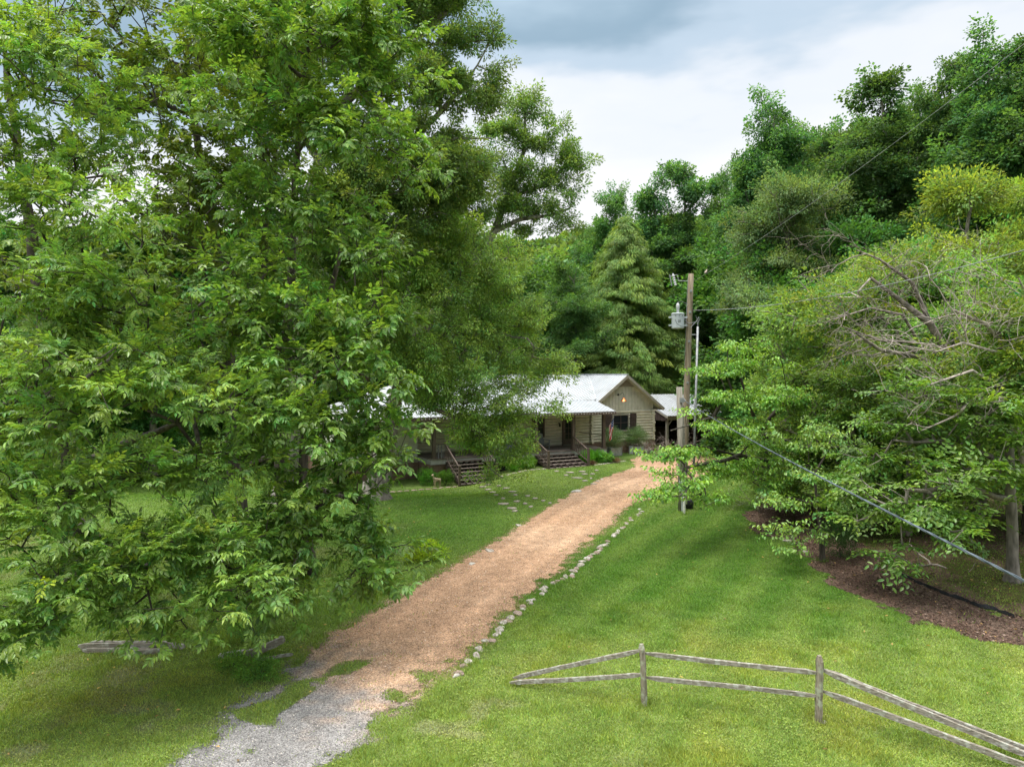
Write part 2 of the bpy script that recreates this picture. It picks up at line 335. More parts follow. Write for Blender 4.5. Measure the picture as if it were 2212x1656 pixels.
def lawn_col(x, y):
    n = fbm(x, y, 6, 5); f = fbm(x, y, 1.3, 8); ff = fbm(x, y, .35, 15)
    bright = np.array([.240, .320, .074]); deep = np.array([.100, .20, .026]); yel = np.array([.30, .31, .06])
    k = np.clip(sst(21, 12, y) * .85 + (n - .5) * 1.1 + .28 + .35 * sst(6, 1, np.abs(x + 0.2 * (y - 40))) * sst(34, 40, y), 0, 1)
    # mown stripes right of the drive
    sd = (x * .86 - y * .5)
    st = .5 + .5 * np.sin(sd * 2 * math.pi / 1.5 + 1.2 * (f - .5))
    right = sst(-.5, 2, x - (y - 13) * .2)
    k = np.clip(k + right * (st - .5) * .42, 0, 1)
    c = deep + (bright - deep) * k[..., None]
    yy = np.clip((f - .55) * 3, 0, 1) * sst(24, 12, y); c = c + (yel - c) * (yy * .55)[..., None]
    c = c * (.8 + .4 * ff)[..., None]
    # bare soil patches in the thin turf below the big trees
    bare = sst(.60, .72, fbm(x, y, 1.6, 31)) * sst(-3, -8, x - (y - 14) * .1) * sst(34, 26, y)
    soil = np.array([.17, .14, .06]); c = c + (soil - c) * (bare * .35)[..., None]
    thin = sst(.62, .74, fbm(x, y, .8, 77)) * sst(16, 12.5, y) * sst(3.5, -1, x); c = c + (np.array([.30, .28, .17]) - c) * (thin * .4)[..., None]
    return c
def bed_mask(x, y): return inpoly(x + .9 * (fbm(x, y, .6, 61) - .5) + .5 * (fbm(x, y, .15, 63) - .5), y + 1.8 * (fbm(x, y, .7, 62) - .5) + .7 * (fbm(x, y, .15, 64) - .5), BED)
def moss_mask(x, y): return inpoly(x, y, MOSS)
def region_col(x, y):
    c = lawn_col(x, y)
    mk = moss_mask(x, y); n = fbm(x, y, 1.5, 71); q = fbm(x, y, .4, 72)
    mo = np.array([.095, .10, .02]) + (np.array([.20, .135, .08]) - np.array([.095, .10, .02])) * sst(.42, .6, n)[..., None]
    c = np.where(mk[..., None], mo * (.7 + .6 * q)[..., None], c)
    nd = (y < 30) & (y > 9) & (np.abs(x) < 20)
    if nd.any():
        xx, yy = x[nd], y[nd]; w = sst(-.38, -.02, drive_mask(xx, yy)) * .85; cc = c[nd]; c[nd] = cc + (drive_col(xx, yy) * 1.3 - cc) * w[..., None]
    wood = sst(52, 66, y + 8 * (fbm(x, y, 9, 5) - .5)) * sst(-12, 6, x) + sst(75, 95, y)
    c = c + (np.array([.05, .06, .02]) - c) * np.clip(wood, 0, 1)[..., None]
    return c
def drive_col(x, y):
    o = np.array([.355, .222, .138]); g = np.array([.225, .215, .21]); pale = np.array([.46, .31, .205])
    n = fbm(x, y, 1.2, 51); q = fbm(x, y, .22, 52)
    edge = (y - 14.9) + (x + 4.6) * .95
    t = np.clip(sst(-2.6, 2.4, edge + 3.2 * (n - .5) + 3.0 * (q - .5)), 0, 1)
    c = g + (o - g) * t[..., None]
    c = c + (pale - c) * (np.clip((fbm(x, y, 2.5, 55) - .45) * 2, 0, .6) * t)[..., None]
    rut = np.exp(-((dist_line(x, y, [((a[0] + b[0]) / 2, (a[1] + b[1]) / 2) for a, b in zip(DL[1:17], DR[1:17])]) - .75) / .28) ** 2)
    c = c * (1 + .20 * rut)[..., None] * (1 - .08 * np.exp(-((dist_line(x, y, [((a[0] + b[0]) / 2, (a[1] + b[1]) / 2) for a, b in zip(DL[1:17], DR[1:17])]) - 1.2) / .15) ** 2))[..., None]
    return c * (.88 + .24 * q)[..., None]
# ---- ground sheet
def axis(lo, hi, fine0, fine1, st, far):
    a = list(np.arange(fine0, fine1 + 1e-6, st)); s = st; v = fine1
    while v < hi: s = min(s * 1.22, far); v += s; a.append(v)
    s = st; v = fine0; b = []
    while v > lo: s = min(s * 1.22, far); v -= s; b.append(v)
    return np.array(b[::-1] + a)
gx = axis(-700, 700, -24, 24, .2, 25); gy = axis(-60, 1100, 9, 56, .2, 25)
X, Y = np.meshgrid(gx, gy); nx, ny = len(gx), len(gy)
def grid_faces(nx, ny):
    i = np.arange(nx - 1)[None, :] + np.arange(ny - 1)[:, None] * nx
    return np.stack([i, i + 1, i + nx + 1, i + nx], -1).reshape(-1, 4)
V = np.stack([X, Y, ground_z(X, Y)], -1).reshape(-1, 3)
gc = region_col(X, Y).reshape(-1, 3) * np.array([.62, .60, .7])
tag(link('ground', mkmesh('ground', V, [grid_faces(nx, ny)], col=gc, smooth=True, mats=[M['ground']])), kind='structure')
def sheet(name, mask, x0, x1, y0, y1, st, colf, mat, lift):
    xs = np.arange(x0, x1, st); ys = np.arange(y0, y1, st); X, Y = np.meshgrid(xs, ys); X = X + 0; Y = Y + 0
    m = mask(X, Y); F = grid_faces(len(xs), len(ys)); keep = m.ravel()[F].sum(1) >= 3; F = F[keep]
    u, inv = np.unique(F, return_inverse=True); V = np.stack([X, Y, ground_z(X, Y) + lift], -1).reshape(-1, 3)[u]
    c = colf(X.ravel()[u], Y.ravel()[u]); return tag(link(name, mkmesh(name, V, [inv.reshape(-1, 4)], col=c, smooth=True, mats=[mat])), kind='structure')
sheet('driveway', lambda x, y: drive_mask(x, y) > 0, -16, 24, 8.5, 60, .07, drive_col, M['gravel'], .012)
def bed_col(x, y):
    q = fbm(x, y, .3, 81); n = fbm(x, y, 1.4, 82)
    c = np.array([.095, .056, .040]) + (np.array([.19, .13, .10]) - np.array([.095, .056, .040])) * n[..., None]; return c * (.7 + .6 * q)[..., None]
sheet('mulch_bed', bed_mask, 4, 26, 12, 40, .1, bed_col, M['mulch'], .012)

# ------------------------------------------------------------------ leaves and trees
def leaf_quads(base, d, n, L, W, k=6, fold=.12, droop=.12):
    """base,d,n (N,3) L,W (N,) -> (N,k,3)"""
    d = d / (np.linalg.norm(d, axis=1)[:, None] + 1e-9); s = np.cross(d, n); s /= np.linalg.norm(s, axis=1)[:, None] + 1e-9
    n = np.cross(s, d); L = L[:, None]; W = W[:, None]
    def p(t, w, h): return base + d * L * t + s * W * w + n * h
    if k == 6:
        return np.stack([p(0, 0, 0), p(.3, .5, W * fold - 0.02 * L), p(.7, .4, W * fold - droop * .5 * L), p(1, 0, -droop * L), p(.7, -.4, W * fold - droop * .5 * L), p(.3, -.5, W * fold - .02 * L)], 1)
    return np.stack([p(0, 0, 0), p(.45, .5, W * fold), p(1, 0, -droop * L), p(.45, -.5, W * fold)], 1)
def rnd_unit(rng, n):
    v = rng.normal(size=(n, 3)); return v / np.linalg.norm(v, axis=1)[:, None]
def proto_compound(rng, nleaf=6, pairs=5, rach=.34, L=.12, W=.035, twig=.35, droop=.5):
    """spray along +X: twig with pinnate leaves"""
    out = []
    for i in range(nleaf):
        t = (i + .5) / nleaf; a0 = np.array([twig * (t - .4), 0, 0]); ang = rng.uniform(0, 2 * math.pi)
        side = np.array([.35 + t * .8, math.cos(ang), math.sin(ang) * .6 + .15]); side /= np.linalg.norm(side)
        rl = rach * rng.uniform(.75, 1.15); pts = []; p = a0.copy(); dcur = side.copy(); seg = pairs + 1
        for j in range(seg):
            p = p + dcur * rl / seg; dcur = dcur + np.array([0, 0, -droop / seg * rng.uniform(.6, 1.4)]); dcur /= np.linalg.norm(dcur); pts.append((p.copy(), dcur.copy()))
        for j, (q, dd) in enumerate(pts):
            sd = np.cross(dd, [0, 0, 1]); sd /= np.linalg.norm(sd) + 1e-9; up = np.cross(sd, dd)
            sz = math.sin(math.pi * (j + 1.3) / (seg + 1.6)) * .35 + .75
            if j < seg - 1:
                for s in (-1, 1):
                    dv = sd * s * .85 + dd * .65 + np.array([0, 0, -.25]) + rng.normal(size=3) * .12
                    out.append((q, dv, up + rng.normal(size=3) * .25, L * sz * rng.uniform(.85, 1.1), W * sz))
            else: out.append((q, dd + rng.normal(size=3) * .1, up + rng.normal(size=3) * .2, L * 1.15, W * 1.1))
    b, d, n, l, w = [np.array(a) for a in zip(*out)]; return leaf_quads(b, d, n, l, w, 6, .15, .15)
def proto_tuft(rng, n=40, r=(.45, .45, .25), L=.1, W=.035, k=4, droop=.1, hang=.2, upn=1.0, ax=.4):
    """leaves scattered in an ellipsoid, pointing outward, faces up"""
    u = rnd_unit(rng, n) * (rng.uniform(.1, 1, n) ** .5)[:, None]; b = u * np.array(r)
    d = u * 1.0 + rnd_unit(rng, n) * .5 + np.array([ax, 0, -hang]); nn = rnd_unit(rng, n) * .65 + np.array([0, 0, upn])
    l = L * rng.uniform(.7, 1.2, n); return leaf_quads(b, d, nn, l, W / L * l, k, .12, droop)
def proto_layer(rng, n=30, L=.11, W=.055, r=.5, droop=.15):
    """flat spray: alternate leaves along a few twigs in one layer"""
    out = []
    for tw in range(5):
        a = rng.uniform(-1.1, 1.1); dv = np.array([math.cos(a), math.sin(a), rng.uniform(-.12, .1)]); m = n // 5
        for i in range(m):
            t = (i + 1) / m; q = dv * r * t + np.array([-.15, 0, -.12 * t * t]); s = 1 if i % 2 else -1
            sd = np.cross(dv, [0, 0, 1]); out.append((q, dv * .8 + sd * s * .9 + np.array([0, 0, -.25]) + rng.normal(size=3) * .1, np.array([0, 0, 1.]) + rng.normal(size=3) * .25, L * rng.uniform(.8, 1.15), W * rng.uniform(.85, 1.1)))
    b, d, n_, l, w = [np.array(a) for a in zip(*out)]; return leaf_quads(b, d, n_, l, w, 6, .12, droop)
def proto_droop(rng, n=26, L=.10, W=.06, r=.3):
    """dogwood tuft: leaves hanging from upturned twig tips"""
    a = rng.uniform(0, 2 * math.pi, n); rr = r * rng.uniform(.1, 1, n); b = np.stack([rr * np.cos(a), rr * np.sin(a), rng.uniform(-.06, .09, n)], 1)
    d = np.stack([np.cos(a) * .75, np.sin(a) * .75, -rng.uniform(.3, 1.1, n)], 1) + rng.normal(size=(n, 3)) * .15
    nn = np.stack([np.cos(a) * .7, np.sin(a) * .7, np.full(n, .8)], 1) + rng.normal(size=(n, 3)) * .2
    l = L * rng.uniform(.8, 1.2, n); return leaf_quads(b, d, nn, l, W / L * l, 6, .14, .22)
def mats_from(out, rng, tilt=.25, roll=.3):
    """rotation matrices mapping +X to direction out"""
    n = len(out); x = out / (np.linalg.norm(out, axis=1)[:, None] + 1e-9)
    up = np.array([0, 0, 1.]) + rng.normal(size=(n, 3)) * roll; y = np.cross(up, x); y /= np.linalg.norm(y, axis=1)[:, None] + 1e-9
    z = np.cross(x, y); return np.stack([x, y, z], 2)
def foliage(name, pts, outs, protos, rng, color, mat, scale=(.85, 1.2), var=.22, cvar=.16, yel=.12, parent=None, accent=None, roll=.3):
    """one mesh of leaves: a spray proto at each point"""
    n = len(pts); Rm = mats_from(outs, rng, roll=roll); pid = rng.integers(0, len(protos), n); sc_ = rng.uniform(*scale, n); Vs = []; Cs = []; k = protos[0].shape[1]
    cj = 1 + rng.normal(size=(n, 1)) * cvar; hue = rng.normal(size=n) * yel; color = np.array(color)
    for i, pr in enumerate(protos):
        idx = np.where(pid == i)[0]
        if not len(idx): continue
        m = pr.shape[0]; v = np.einsum('nij,lkj->nlki', Rm[idx], pr) * sc_[idx][:, None, None, None] + pts[idx][:, None, None, :]
        c = color[None, None, :] * cj[idx][:, None] * (1 + rng.normal(size=(len(idx), m, 1)) * var); h = hue[idx][:, None] + rng.normal(size=(len(idx), m)) * yel
        c = c * np.stack([1 + h * 1.1, 1 + h * .35, 1 - h * .3], -1)
        if accent is not None:
            a = (rng.random((len(idx), 1)) < accent[1]) & (rng.random((len(idx), m)) < .7); c = np.where(a[..., None], np.array(accent[0]), c)
        Vs.append(v.reshape(-1, 3)); Cs.append(np.repeat(np.clip(c, .004, .6).reshape(-1, 3), k, 0))
    V = np.concatenate(Vs); C = np.concatenate(Cs); nl = len(V) // k; b = np.arange(nl)[:, None] * k
    F = [b + np.array([0, 1, 2, 3])] if k == 4 else [np.concatenate([b + np.array([0, 1, 2, 3]), b + np.array([0, 3, 4, 5])])]
    return mkmesh(name, V, F, col=C, mats=[mat]), nl
def seg_mesh(A, B, ra, rb, k=5):
    """vectorised frusta"""
    d = B - A; d /= np.linalg.norm(d, axis=1)[:, None] + 1e-9; ref = np.where(np.abs(d[:, 2:3]) < .9, np.array([[0, 0, 1.]]), np.array([[1., 0, 0]]))
    r = np.cross(d, ref); r /= np.linalg.norm(r, axis=1)[:, None]; s = np.cross(d, r); a = np.arange(k) * 2 * math.pi / k
    ring = r[:, None, :] * np.cos(a)[None, :, None] + s[:, None, :] * np.sin(a)[None, :, None]
    V = np.concatenate([A[:, None] + ring * ra[:, None, None], B[:, None] + d[:, None] * rb[:, None, None] * .3 + ring * rb[:, None, None]], 1).reshape(-1, 3); n = len(A)
    j = np.arange(k); q = np.stack([j, (j + 1) % k, (j + 1) % k + k, j + k], 1); F = (q[None] + (np.arange(n) * 2 * k)[:, None, None]).reshape(-1, 4); return V, F
def skeleton(trunks, pts, rng, rtip=.012, rpow=.42, up=.5, step=.9):
    """connect every leaf point to the growing limb structure; returns nodes, parent, radius"""
    nodes = []; par = []; rad0 = []
    for tr in trunks:
        tr = np.asarray(tr, float); prev = -1; off = None
        for i in range(len(tr) - 1):
            m = max(2, int(np.linalg.norm(tr[i + 1, :3] - tr[i, :3]) / .6))
            for j in range(m + (i == len(tr) - 2)):
                q = tr[i] + (tr[i + 1] - tr[i]) * j / m
                if prev == -1 and nodes:
                    dd = np.linalg.norm(np.array(nodes) - q[:3], axis=1); pr = int(dd.argmin()) if dd.min() < .5 else -1
                else: pr = prev
                nodes.append(q[:3] + rng.normal(size=3) * .02); par.append(pr); rad0.append(q[3]); prev = len(nodes) - 1
    cap = len(pts) * 8 + len(nodes) + 8; NN = np.zeros((cap, 3)); n = len(nodes); NN[:n] = nodes
    pl = np.zeros(cap); trunkN = np.array(nodes)
    d0 = np.array([np.linalg.norm(trunkN - p, axis=1).min() for p in pts]); order = np.argsort(d0); tips = np.zeros(len(pts), int); outs = np.zeros((len(pts), 3))
    for i in order:
        p = pts[i]; dv = p - NN[:n]; dist = np.linalg.norm(dv, axis=1); cost = dist + .22 * pl[:n] + up * np.maximum(0, -dv[:, 2] + .15 * dist) * .8
        j = int(cost.argmin()); d = dist[j]; m = max(1, int(d / step)); a = NN[j]; prev = j; bend = rng.normal(size=3) * .07 * d; bend[2] += .06 * d
        if m > 6: m = 6
        for s in range(1, m + 1):
            t = s / m; q = a + (p - a) * t + bend * math.sin(math.pi * t); NN[n] = q; par.append(prev); rad0.append(0); pl[n] = pl[prev] + d / m; prev = n; n += 1
        tips[i] = prev; o = p - NN[par[prev]]; outs[i] = o / (np.linalg.norm(o) + 1e-6)
    NN = NN[:n]; par = np.array(par); cnt = np.zeros(n); cnt[tips] = 1
    for i in range(n - 1, -1, -1):
        if par[i] >= 0: cnt[par[i]] += cnt[i]
    rad = np.maximum(rtip * np.maximum(cnt, 1) ** rpow, np.array(rad0)); return NN, par, rad, outs
def lobe_points(lobes, rng, sp=.55, shell=.45, flat=1.0):
    """lobes: (x,y,z,rx,ry,rz[,density]); points gather in irregular clumps through each lobe"""
    out = []; lc = []
    for l in lobes:
        c = np.array(l[:3]); r = np.array(l[3:6]); dn = l[6] if len(l) > 6 else 1; n = max(4, int(dn * 8.0 * (r[0] * r[1] * r[2]) ** (2 / 3) / (sp * sp)))
        K = max(2, int(n / 8)); u = rnd_unit(rng, K); q = shell + (1.18 - shell) * rng.random(K) ** .65; cc = u * q[:, None] * r; w = rng.random(K) ** 1.3 + .15; idx = rng.choice(K, n, p=w / w.sum())
        tall = rng.uniform(.45, 1.1, K)[idx]; sz = sp * .85 * (.55 + w[idx] * .75); off = rng.normal(size=(n, 3)) * sz[:, None] * np.stack([np.ones(n), np.ones(n), tall * flat], 1); p = cc[idx] + off
        out.append(c + p); lc.append(p / r + off / sp * .8)
    return np.concatenate(out), np.concatenate(lc)
def make_tree(name, base, trunks, lobes, protos, color, seed, label, cat='tree', group=None, leafmat='leaf_matte', bark='bark', sp=.55, shell=.45, outmix=.6, accent=None, local=False, scale=(.85, 1.2), rtip=.012, minz=None, cvar=.16, rpow=.42, up=.5, yel=.12, var=.22, extra=None, flat=1.0):
    rng = np.random.default_rng(seed); pts, lo = lobe_points(lobes, rng, sp, shell, flat)
    if minz is not None:
        k = pts[:, 2] > minz; pts, lo = pts[k], lo[k]
    NN, par, rad, outs = skeleton(trunks, pts, rng, rtip=rtip, rpow=rpow, up=up); lo /= np.linalg.norm(lo, axis=1)[:, None]
    o = outs * (1 - outmix) + lo * outmix; o[:, 2] *= .45
    i = np.where(par >= 0)[0]; A = NN[par[i]]; B = NN[i]; rb = rad[i]; ra = np.minimum(rad[par[i]], rb * 1.5 + .004)
    V, F = seg_mesh(A, B, ra, rb, 5); big = rb > .05
    if big.any():
        V2, F2 = seg_mesh(A[big], B[big], ra[big], rb[big], 9); F = np.concatenate([F, F2 + len(V)]); V = np.concatenate([V, V2])
    # root flare
    fl = []
    for tr in trunks[:1]:
        b0 = np.array(tr[0][:3]); r0 = tr[0][3]; m = MB(); m.tube([b0 + (0, 0, -.3), b0, b0 + (0, 0, .25), b0 + (0, 0, .7)], [r0 * 1.9, r0 * 1.6, r0 * 1.2, r0 * .98], 11, False, .08, rng); v = np.concatenate(m.V); F = np.concatenate([F, np.array(m.F[4]) + len(V)]); V = np.concatenate([V, v])
    base = np.array(base, float); root = empty(name, (0, 0, 0) if local else base, label=label, cat=cat, group=group)
    off = np.zeros(3) if local else base
    link('trunk', mkmesh('trunk', V - off, [F], smooth=True, mats=[M[bark]]), root)
    me, nl = foliage('crown', pts - off, o, protos, rng, color, M[leafmat], scale=scale, cvar=cvar, accent=accent, yel=yel, var=var)
    link('crown', me, root)
    if extra: extra(root, off)
    return root
def bare_branch(mb, p, d, L, r, depth, rng, curl=.35, kids=(3, 4), gz=.0):
    n = 6; pts = [np.array(p, float)]; d = np.array(d, float); d /= np.linalg.norm(d); dirs = []
    for i in range(n):
        d = d + rng.normal(size=3) * curl * .45 + np.array([0, 0, gz * .3]); d /= np.linalg.norm(d); pts.append(pts[-1] + d * L / n); dirs.append(d.copy())
    mb.tube(pts, np.linspace(r, max(r * .45, .004), n + 1), 6 if r > .02 else 4, False)
    if depth > 0:
        for k in range(rng.integers(*kids) + 1):
            i = rng.integers(1, n + 1); s = rng.normal(size=3); s -= dirs[i - 1] * (s @ dirs[i - 1]); s /= np.linalg.norm(s) + 1e-9
            bare_branch(mb, pts[i], dirs[i - 1] * .75 + s * .75, L * rng.uniform(.45, .7), max(r * .5, .005), depth - 1, rng, curl, kids, gz)

rg = np.random.default_rng(5)
PR_PECAN = [proto_compound(rg, int(rg.integers(5, 8)), int(rg.integers(4, 6)), rg.uniform(.26, .36), rg.uniform(.10, .125), rg.uniform(.040, .047), rg.uniform(.3, .5), rg.uniform(.25, .95)) for _ in range(14)]
PR_HICK = [proto_compound(rg, int(rg.integers(5, 8)), int(rg.integers(2, 4)), rg.uniform(.20, .30), rg.uniform(.12, .15), rg.uniform(.062, .074), rg.uniform(.3, .45), rg.uniform(.15, .8)) for _ in range(14)]
PR_ASH = [proto_compound(rg, 6, 3, rg.uniform(.24, .32), rg.uniform(.13, .16), .066, .4, rg.uniform(.2, .7)) for _ in range(8)]
PR_OAK = [proto_tuft(rg, 85, (.42, .36, .26), .15, .065, 4, .12, .1, .8) for _ in range(5)]
PR_WILLOW = [proto_tuft(rg, int(rg.integers(60, 110)), (.50, .42, .28), .14, .060, 4, .15, .3, .9) for _ in range(8)]
PR_FAR = [proto_tuft(rg, 105, (.75, .65, .45), .20, .14, 4, .12, .15, 1.0) for _ in range(5)]
PR_FEATH = [proto_tuft(rg, 130, (.8, .7, .24), .15, .07, 4, .1, .1, 1.2) for _ in range(4)]
PR_DOG = [proto_droop(rg) for _ in range(6)]
PR_BEECH = [proto_layer(rg, 35, .14, .07, .55) for _ in range(5)]
PR_SMALL = [proto_tuft(rg, 60, (.42, .36, .22), .12, .065, 4, .15, .2, .9) for _ in range(5)]
PR_SHRUB = [proto_tuft(rg, 36, (.14, .13, .12), .05, .022, 4, .1, -.2, .7) for _ in range(4)]
PR_CYP = [proto_tuft(rg, 90, (.75, .5, .16), .34, .055, 4, .3, .75, .8, ax=1.1) for _ in range(5)]

def T(*pts):   # trunk polyline from (px,py,depth,radius)
    return [np.append(P(a, b, c), r) for a, b, c, r in pts]
def Lb(px, py, d, rx, rz, ry=None, dens=1.0):
    c = P(px, py, d); return (c[0], c[1], c[2], rx * 1.12, (ry or rx * .8) * 1.1, rz * 1.15, dens)
def onG(x, y): return np.array([x, y, float(ground_z(x, y))])

def near_trees():
    # pecan at the left edge
    b = onG(-11.6, 18.6)
    tr = [[np.append(b, .26), *T((150, 1120, 18.4, .23), (120, 900, 18.2, .2), (95, 690, 18, .17), (60, 450, 17.8, .12), (30, 250, 17.6, .09), (0, 60, 17.5, .05))],
          T((120, 900, 18.2, .14), (210, 800, 17.2, .1), (330, 700, 16, .06)), T((140, 1020, 18.3, .12), (260, 960, 16.5, .09), (420, 900, 15, .05)),
          T((150, 1100, 18.4, .12), (230, 1180, 16, .08), (330, 1230, 14, .05)), T((120, 860, 18.2, .12), (40, 860, 16, .08), (-60, 900, 14, .05))]
    lobes = [Lb(40, 60, 15, 1.3, .9), Lb(130, 150, 14.5, .7, .35), Lb(-30, 320, 15, 1.0, .9), Lb(235, 230, 16.5, 1.3, .5), Lb(200, 330, 15, 1.2, .35), Lb(60, 470, 14.5, 1.5, .55),
             Lb(225, 455, 13.5, 1.0, .35), Lb(120, 600, 13.5, 1.5, .6), Lb(270, 610, 13, .8, .25), Lb(40, 740, 14, 1.3, .6), Lb(170, 770, 12.8, 1.1, .45), Lb(330, 780, 13.5, .95, .4),
             Lb(250, 700, 15.5, 1.5, .5, dens=.7), Lb(50, 920, 13, 1.2, .6), Lb(240, 880, 12.8, 1.1, .45), Lb(390, 850, 13.5, .9, .35), Lb(500, 900, 14, .9, .4), Lb(590, 860, 14.3, .4, .2),
             Lb(110, 1080, 12, 1.1, .7), Lb(-20, 1130, 12, .9, .6), Lb(290, 1010, 13.5, .9, .35), Lb(430, 1020, 14, .8, .25), Lb(530, 1000, 13.6, .5, .22),
             Lb(60, 1270, 11.5, 1.0, .55), Lb(200, 1230, 12, .9, .55), Lb(360, 1180, 12.4, 1.0, .5), Lb(480, 1200, 12.8, .95, .55), Lb(545, 1130, 12.8, .6, .35), Lb(110, 1350, 11.6, .7, .3), Lb(300, 1270, 12.2, .75, .3), Lb(430, 1320, 12.2, .85, .35), Lb(520, 1290, 12.6, .6, .3), Lb(-40, 1370, 11.5, .6, .3)]
    make_tree('pecan_tree', b, tr, lobes, PR_PECAN, (.108, .172, .034), 11, 'large drooping pecan with long feathery compound leaves filling the left edge', leafmat='leaf', sp=.32, shell=.1, scale=(.72, 1.1), accent=((.26, .30, .03), .012), minz=.7, rtip=.006, rpow=.38)
    # second, darker tree in the middle of the left mass
    b = onG(-9.6, 25)
    tr = [[np.append(b, .3), *T((505, 1000, 24.6, .24), (490, 740, 24.3, .2), (470, 560, 24, .16), (430, 330, 23.5, .12), (400, 100, 23, .08))],
          T((490, 760, 24.3, .12), (560, 640, 23.6, .09), (575, 480, 23, .07), (600, 300, 22.5, .05)), T((470, 560, 24, .1), (380, 520, 23, .08), (250, 420, 22, .05)), T((490, 800, 24.2, .11), (380, 700, 23, .08), (230, 640, 22, .05))]
    lobes = [Lb(400, 40, 22, 3.0, 1.6), Lb(230, 90, 23, 2.4, 1.2), Lb(560, 120, 21.5, 2.4, 1.5), Lb(330, 230, 22, 2.6, 1.3), Lb(500, 300, 21, 2.4, 1.3), Lb(160, 330, 24, 1.8, .9, dens=.7), Lb(380, 420, 21.5, 2.6, 1.1),
             Lb(560, 470, 21, 1.8, 1.0), Lb(300, 560, 22, 2.4, 1.0), Lb(470, 620, 21.5, 2.0, .9, dens=.8), Lb(330, 730, 23, 2.0, .9, dens=.7), Lb(420, 850, 23.5, 2.0, .8, dens=.6), Lb(150, 660, 23, 2.0, 1.2, dens=.6), Lb(80, 820, 22, 2, 1.1, dens=.6), Lb(-60, 560, 22, 2, 1.5, dens=.6)]
    make_tree('ash_tree', b, tr, lobes, PR_ASH, (.078, .128, .020), 12, 'tall dark-stemmed tree behind the left pecan with branches reaching the top edge', leafmat='leaf', sp=.56, shell=.2, rtip=.009)
    # hickory between the pecan and the house
    b = onG(-6.5, 20.5)
    tr = [[np.append(b, .24), *T((612, 1100, 20.3, .2), (606, 960, 20.2, .18), (618, 760, 20, .15), (630, 560, 19.6, .12), (640, 330, 19, .08), (660, 120, 18.5, .05))],
          [np.append(b + (.55, .3, 0), .17), *T((655, 1080, 20.6, .14), (660, 900, 20.4, .12), (700, 700, 20, .09), (740, 520, 19.6, .06))],
          T((610, 900, 20.2, .1), (720, 840, 19, .07), (800, 820, 18.2, .04)), T((618, 760, 20, .1), (520, 690, 19, .07), (450, 640, 18, .04)), T((612, 1050, 20.3, .1), (700, 1060, 18.5, .07), (790, 1080, 17.5, .04)), T((608, 980, 20.2, .09), (540, 1000, 18.5, .06), (520, 1040, 17.5, .04))]
    lobes = [Lb(760, 40, 17.5, 1.5, .9), Lb(640, 90, 17, 1.6, 1.0), Lb(500, 60, 17.5, 1.5, .8), Lb(820, 190, 17.5, .95, .7), Lb(700, 240, 16.5, 1.4, .9), Lb(560, 250, 16.5, 1.3, .7), Lb(830, 350, 17, .75, .4), Lb(770, 470, 16.5, 1.0, .35), Lb(585, 425, 16.5, .9, .4), Lb(520, 430, 16.5, 1.1, .5),
             Lb(740, 560, 16, 1.1, .3), Lb(560, 590, 16, 1.3, .5), Lb(480, 690, 16, .9, .35), Lb(640, 700, 15.8, 1.5, .5), Lb(770, 690, 15.6, 1.1, .32), Lb(700, 790, 15.2, 1.2, .4), Lb(560, 800, 15.5, 1.3, .45), Lb(790, 770, 15.3, .7, .25),
             Lb(700, 900, 15, 1.2, .45), Lb(590, 900, 15.6, .8, .35, dens=.7), Lb(800, 905, 15, .95, .28), Lb(860, 925, 15.2, .42, .14), Lb(740, 990, 14.8, 1.0, .35), Lb(830, 1010, 15, .75, .25), Lb(690, 1080, 15, 1.0, .4), Lb(790, 1100, 15, .75, .3), Lb(650, 1170, 14.6, .9, .35), Lb(760, 1190, 14.8, 1.0, .3), Lb(840, 1230, 15, .5, .2), Lb(720, 1250, 14.6, .7, .2), Lb(610, 1250, 14, .7, .3), Lb(620, 1320, 13.6, .42, .18), Lb(560, 1150, 15, .7, .3)]
    make_tree('hickory_tree', b, tr, lobes, PR_HICK, (.096, .168, .032), 13, 'broad leafy hickory with two dark stems directly left of the metal-roofed porch', leafmat='leaf', sp=.335, shell=.15, scale=(.72, 1.1), minz=.8, rtip=.006, rpow=.38)
    # tall oak with a pale leaning trunk
    b = onG(-10.8, 33)
    tr = [[np.append(b, .5), *T((640, 800, 32.6, .42), (652, 510, 32.3, .36), (668, 440, 32.2, .34), (690, 350, 32, .27), (740, 230, 31.8, .18), (800, 60, 31.5, .1))],
          T((655, 500, 32.3, .3), (720, 430, 32.2, .2), (800, 370, 32, .17), (880, 310, 32, .14), (930, 265, 32, .11), (1010, 170, 32, .07)), T((930, 265, 32, .08), (1000, 190, 32, .05), (1060, 90, 32, .03)), T((880, 310, 32, .08), (960, 300, 32, .06), (1060, 300, 32, .04)),
          T((740, 230, 31.8, .14), (860, 110, 32, .1), (960, 30, 32, .06), (1010, -60, 32, .04)), T((690, 350, 32, .2), (600, 200, 32, .12), (540, 40, 32, .07)), T((930, 95, 32, .06), (990, 90, 32, .04), (1060, 80, 32, .02))]
    tr[-1] = T((870, 100, 32, .06), (960, 95, 32, .04), (1060, 85, 32, .02))
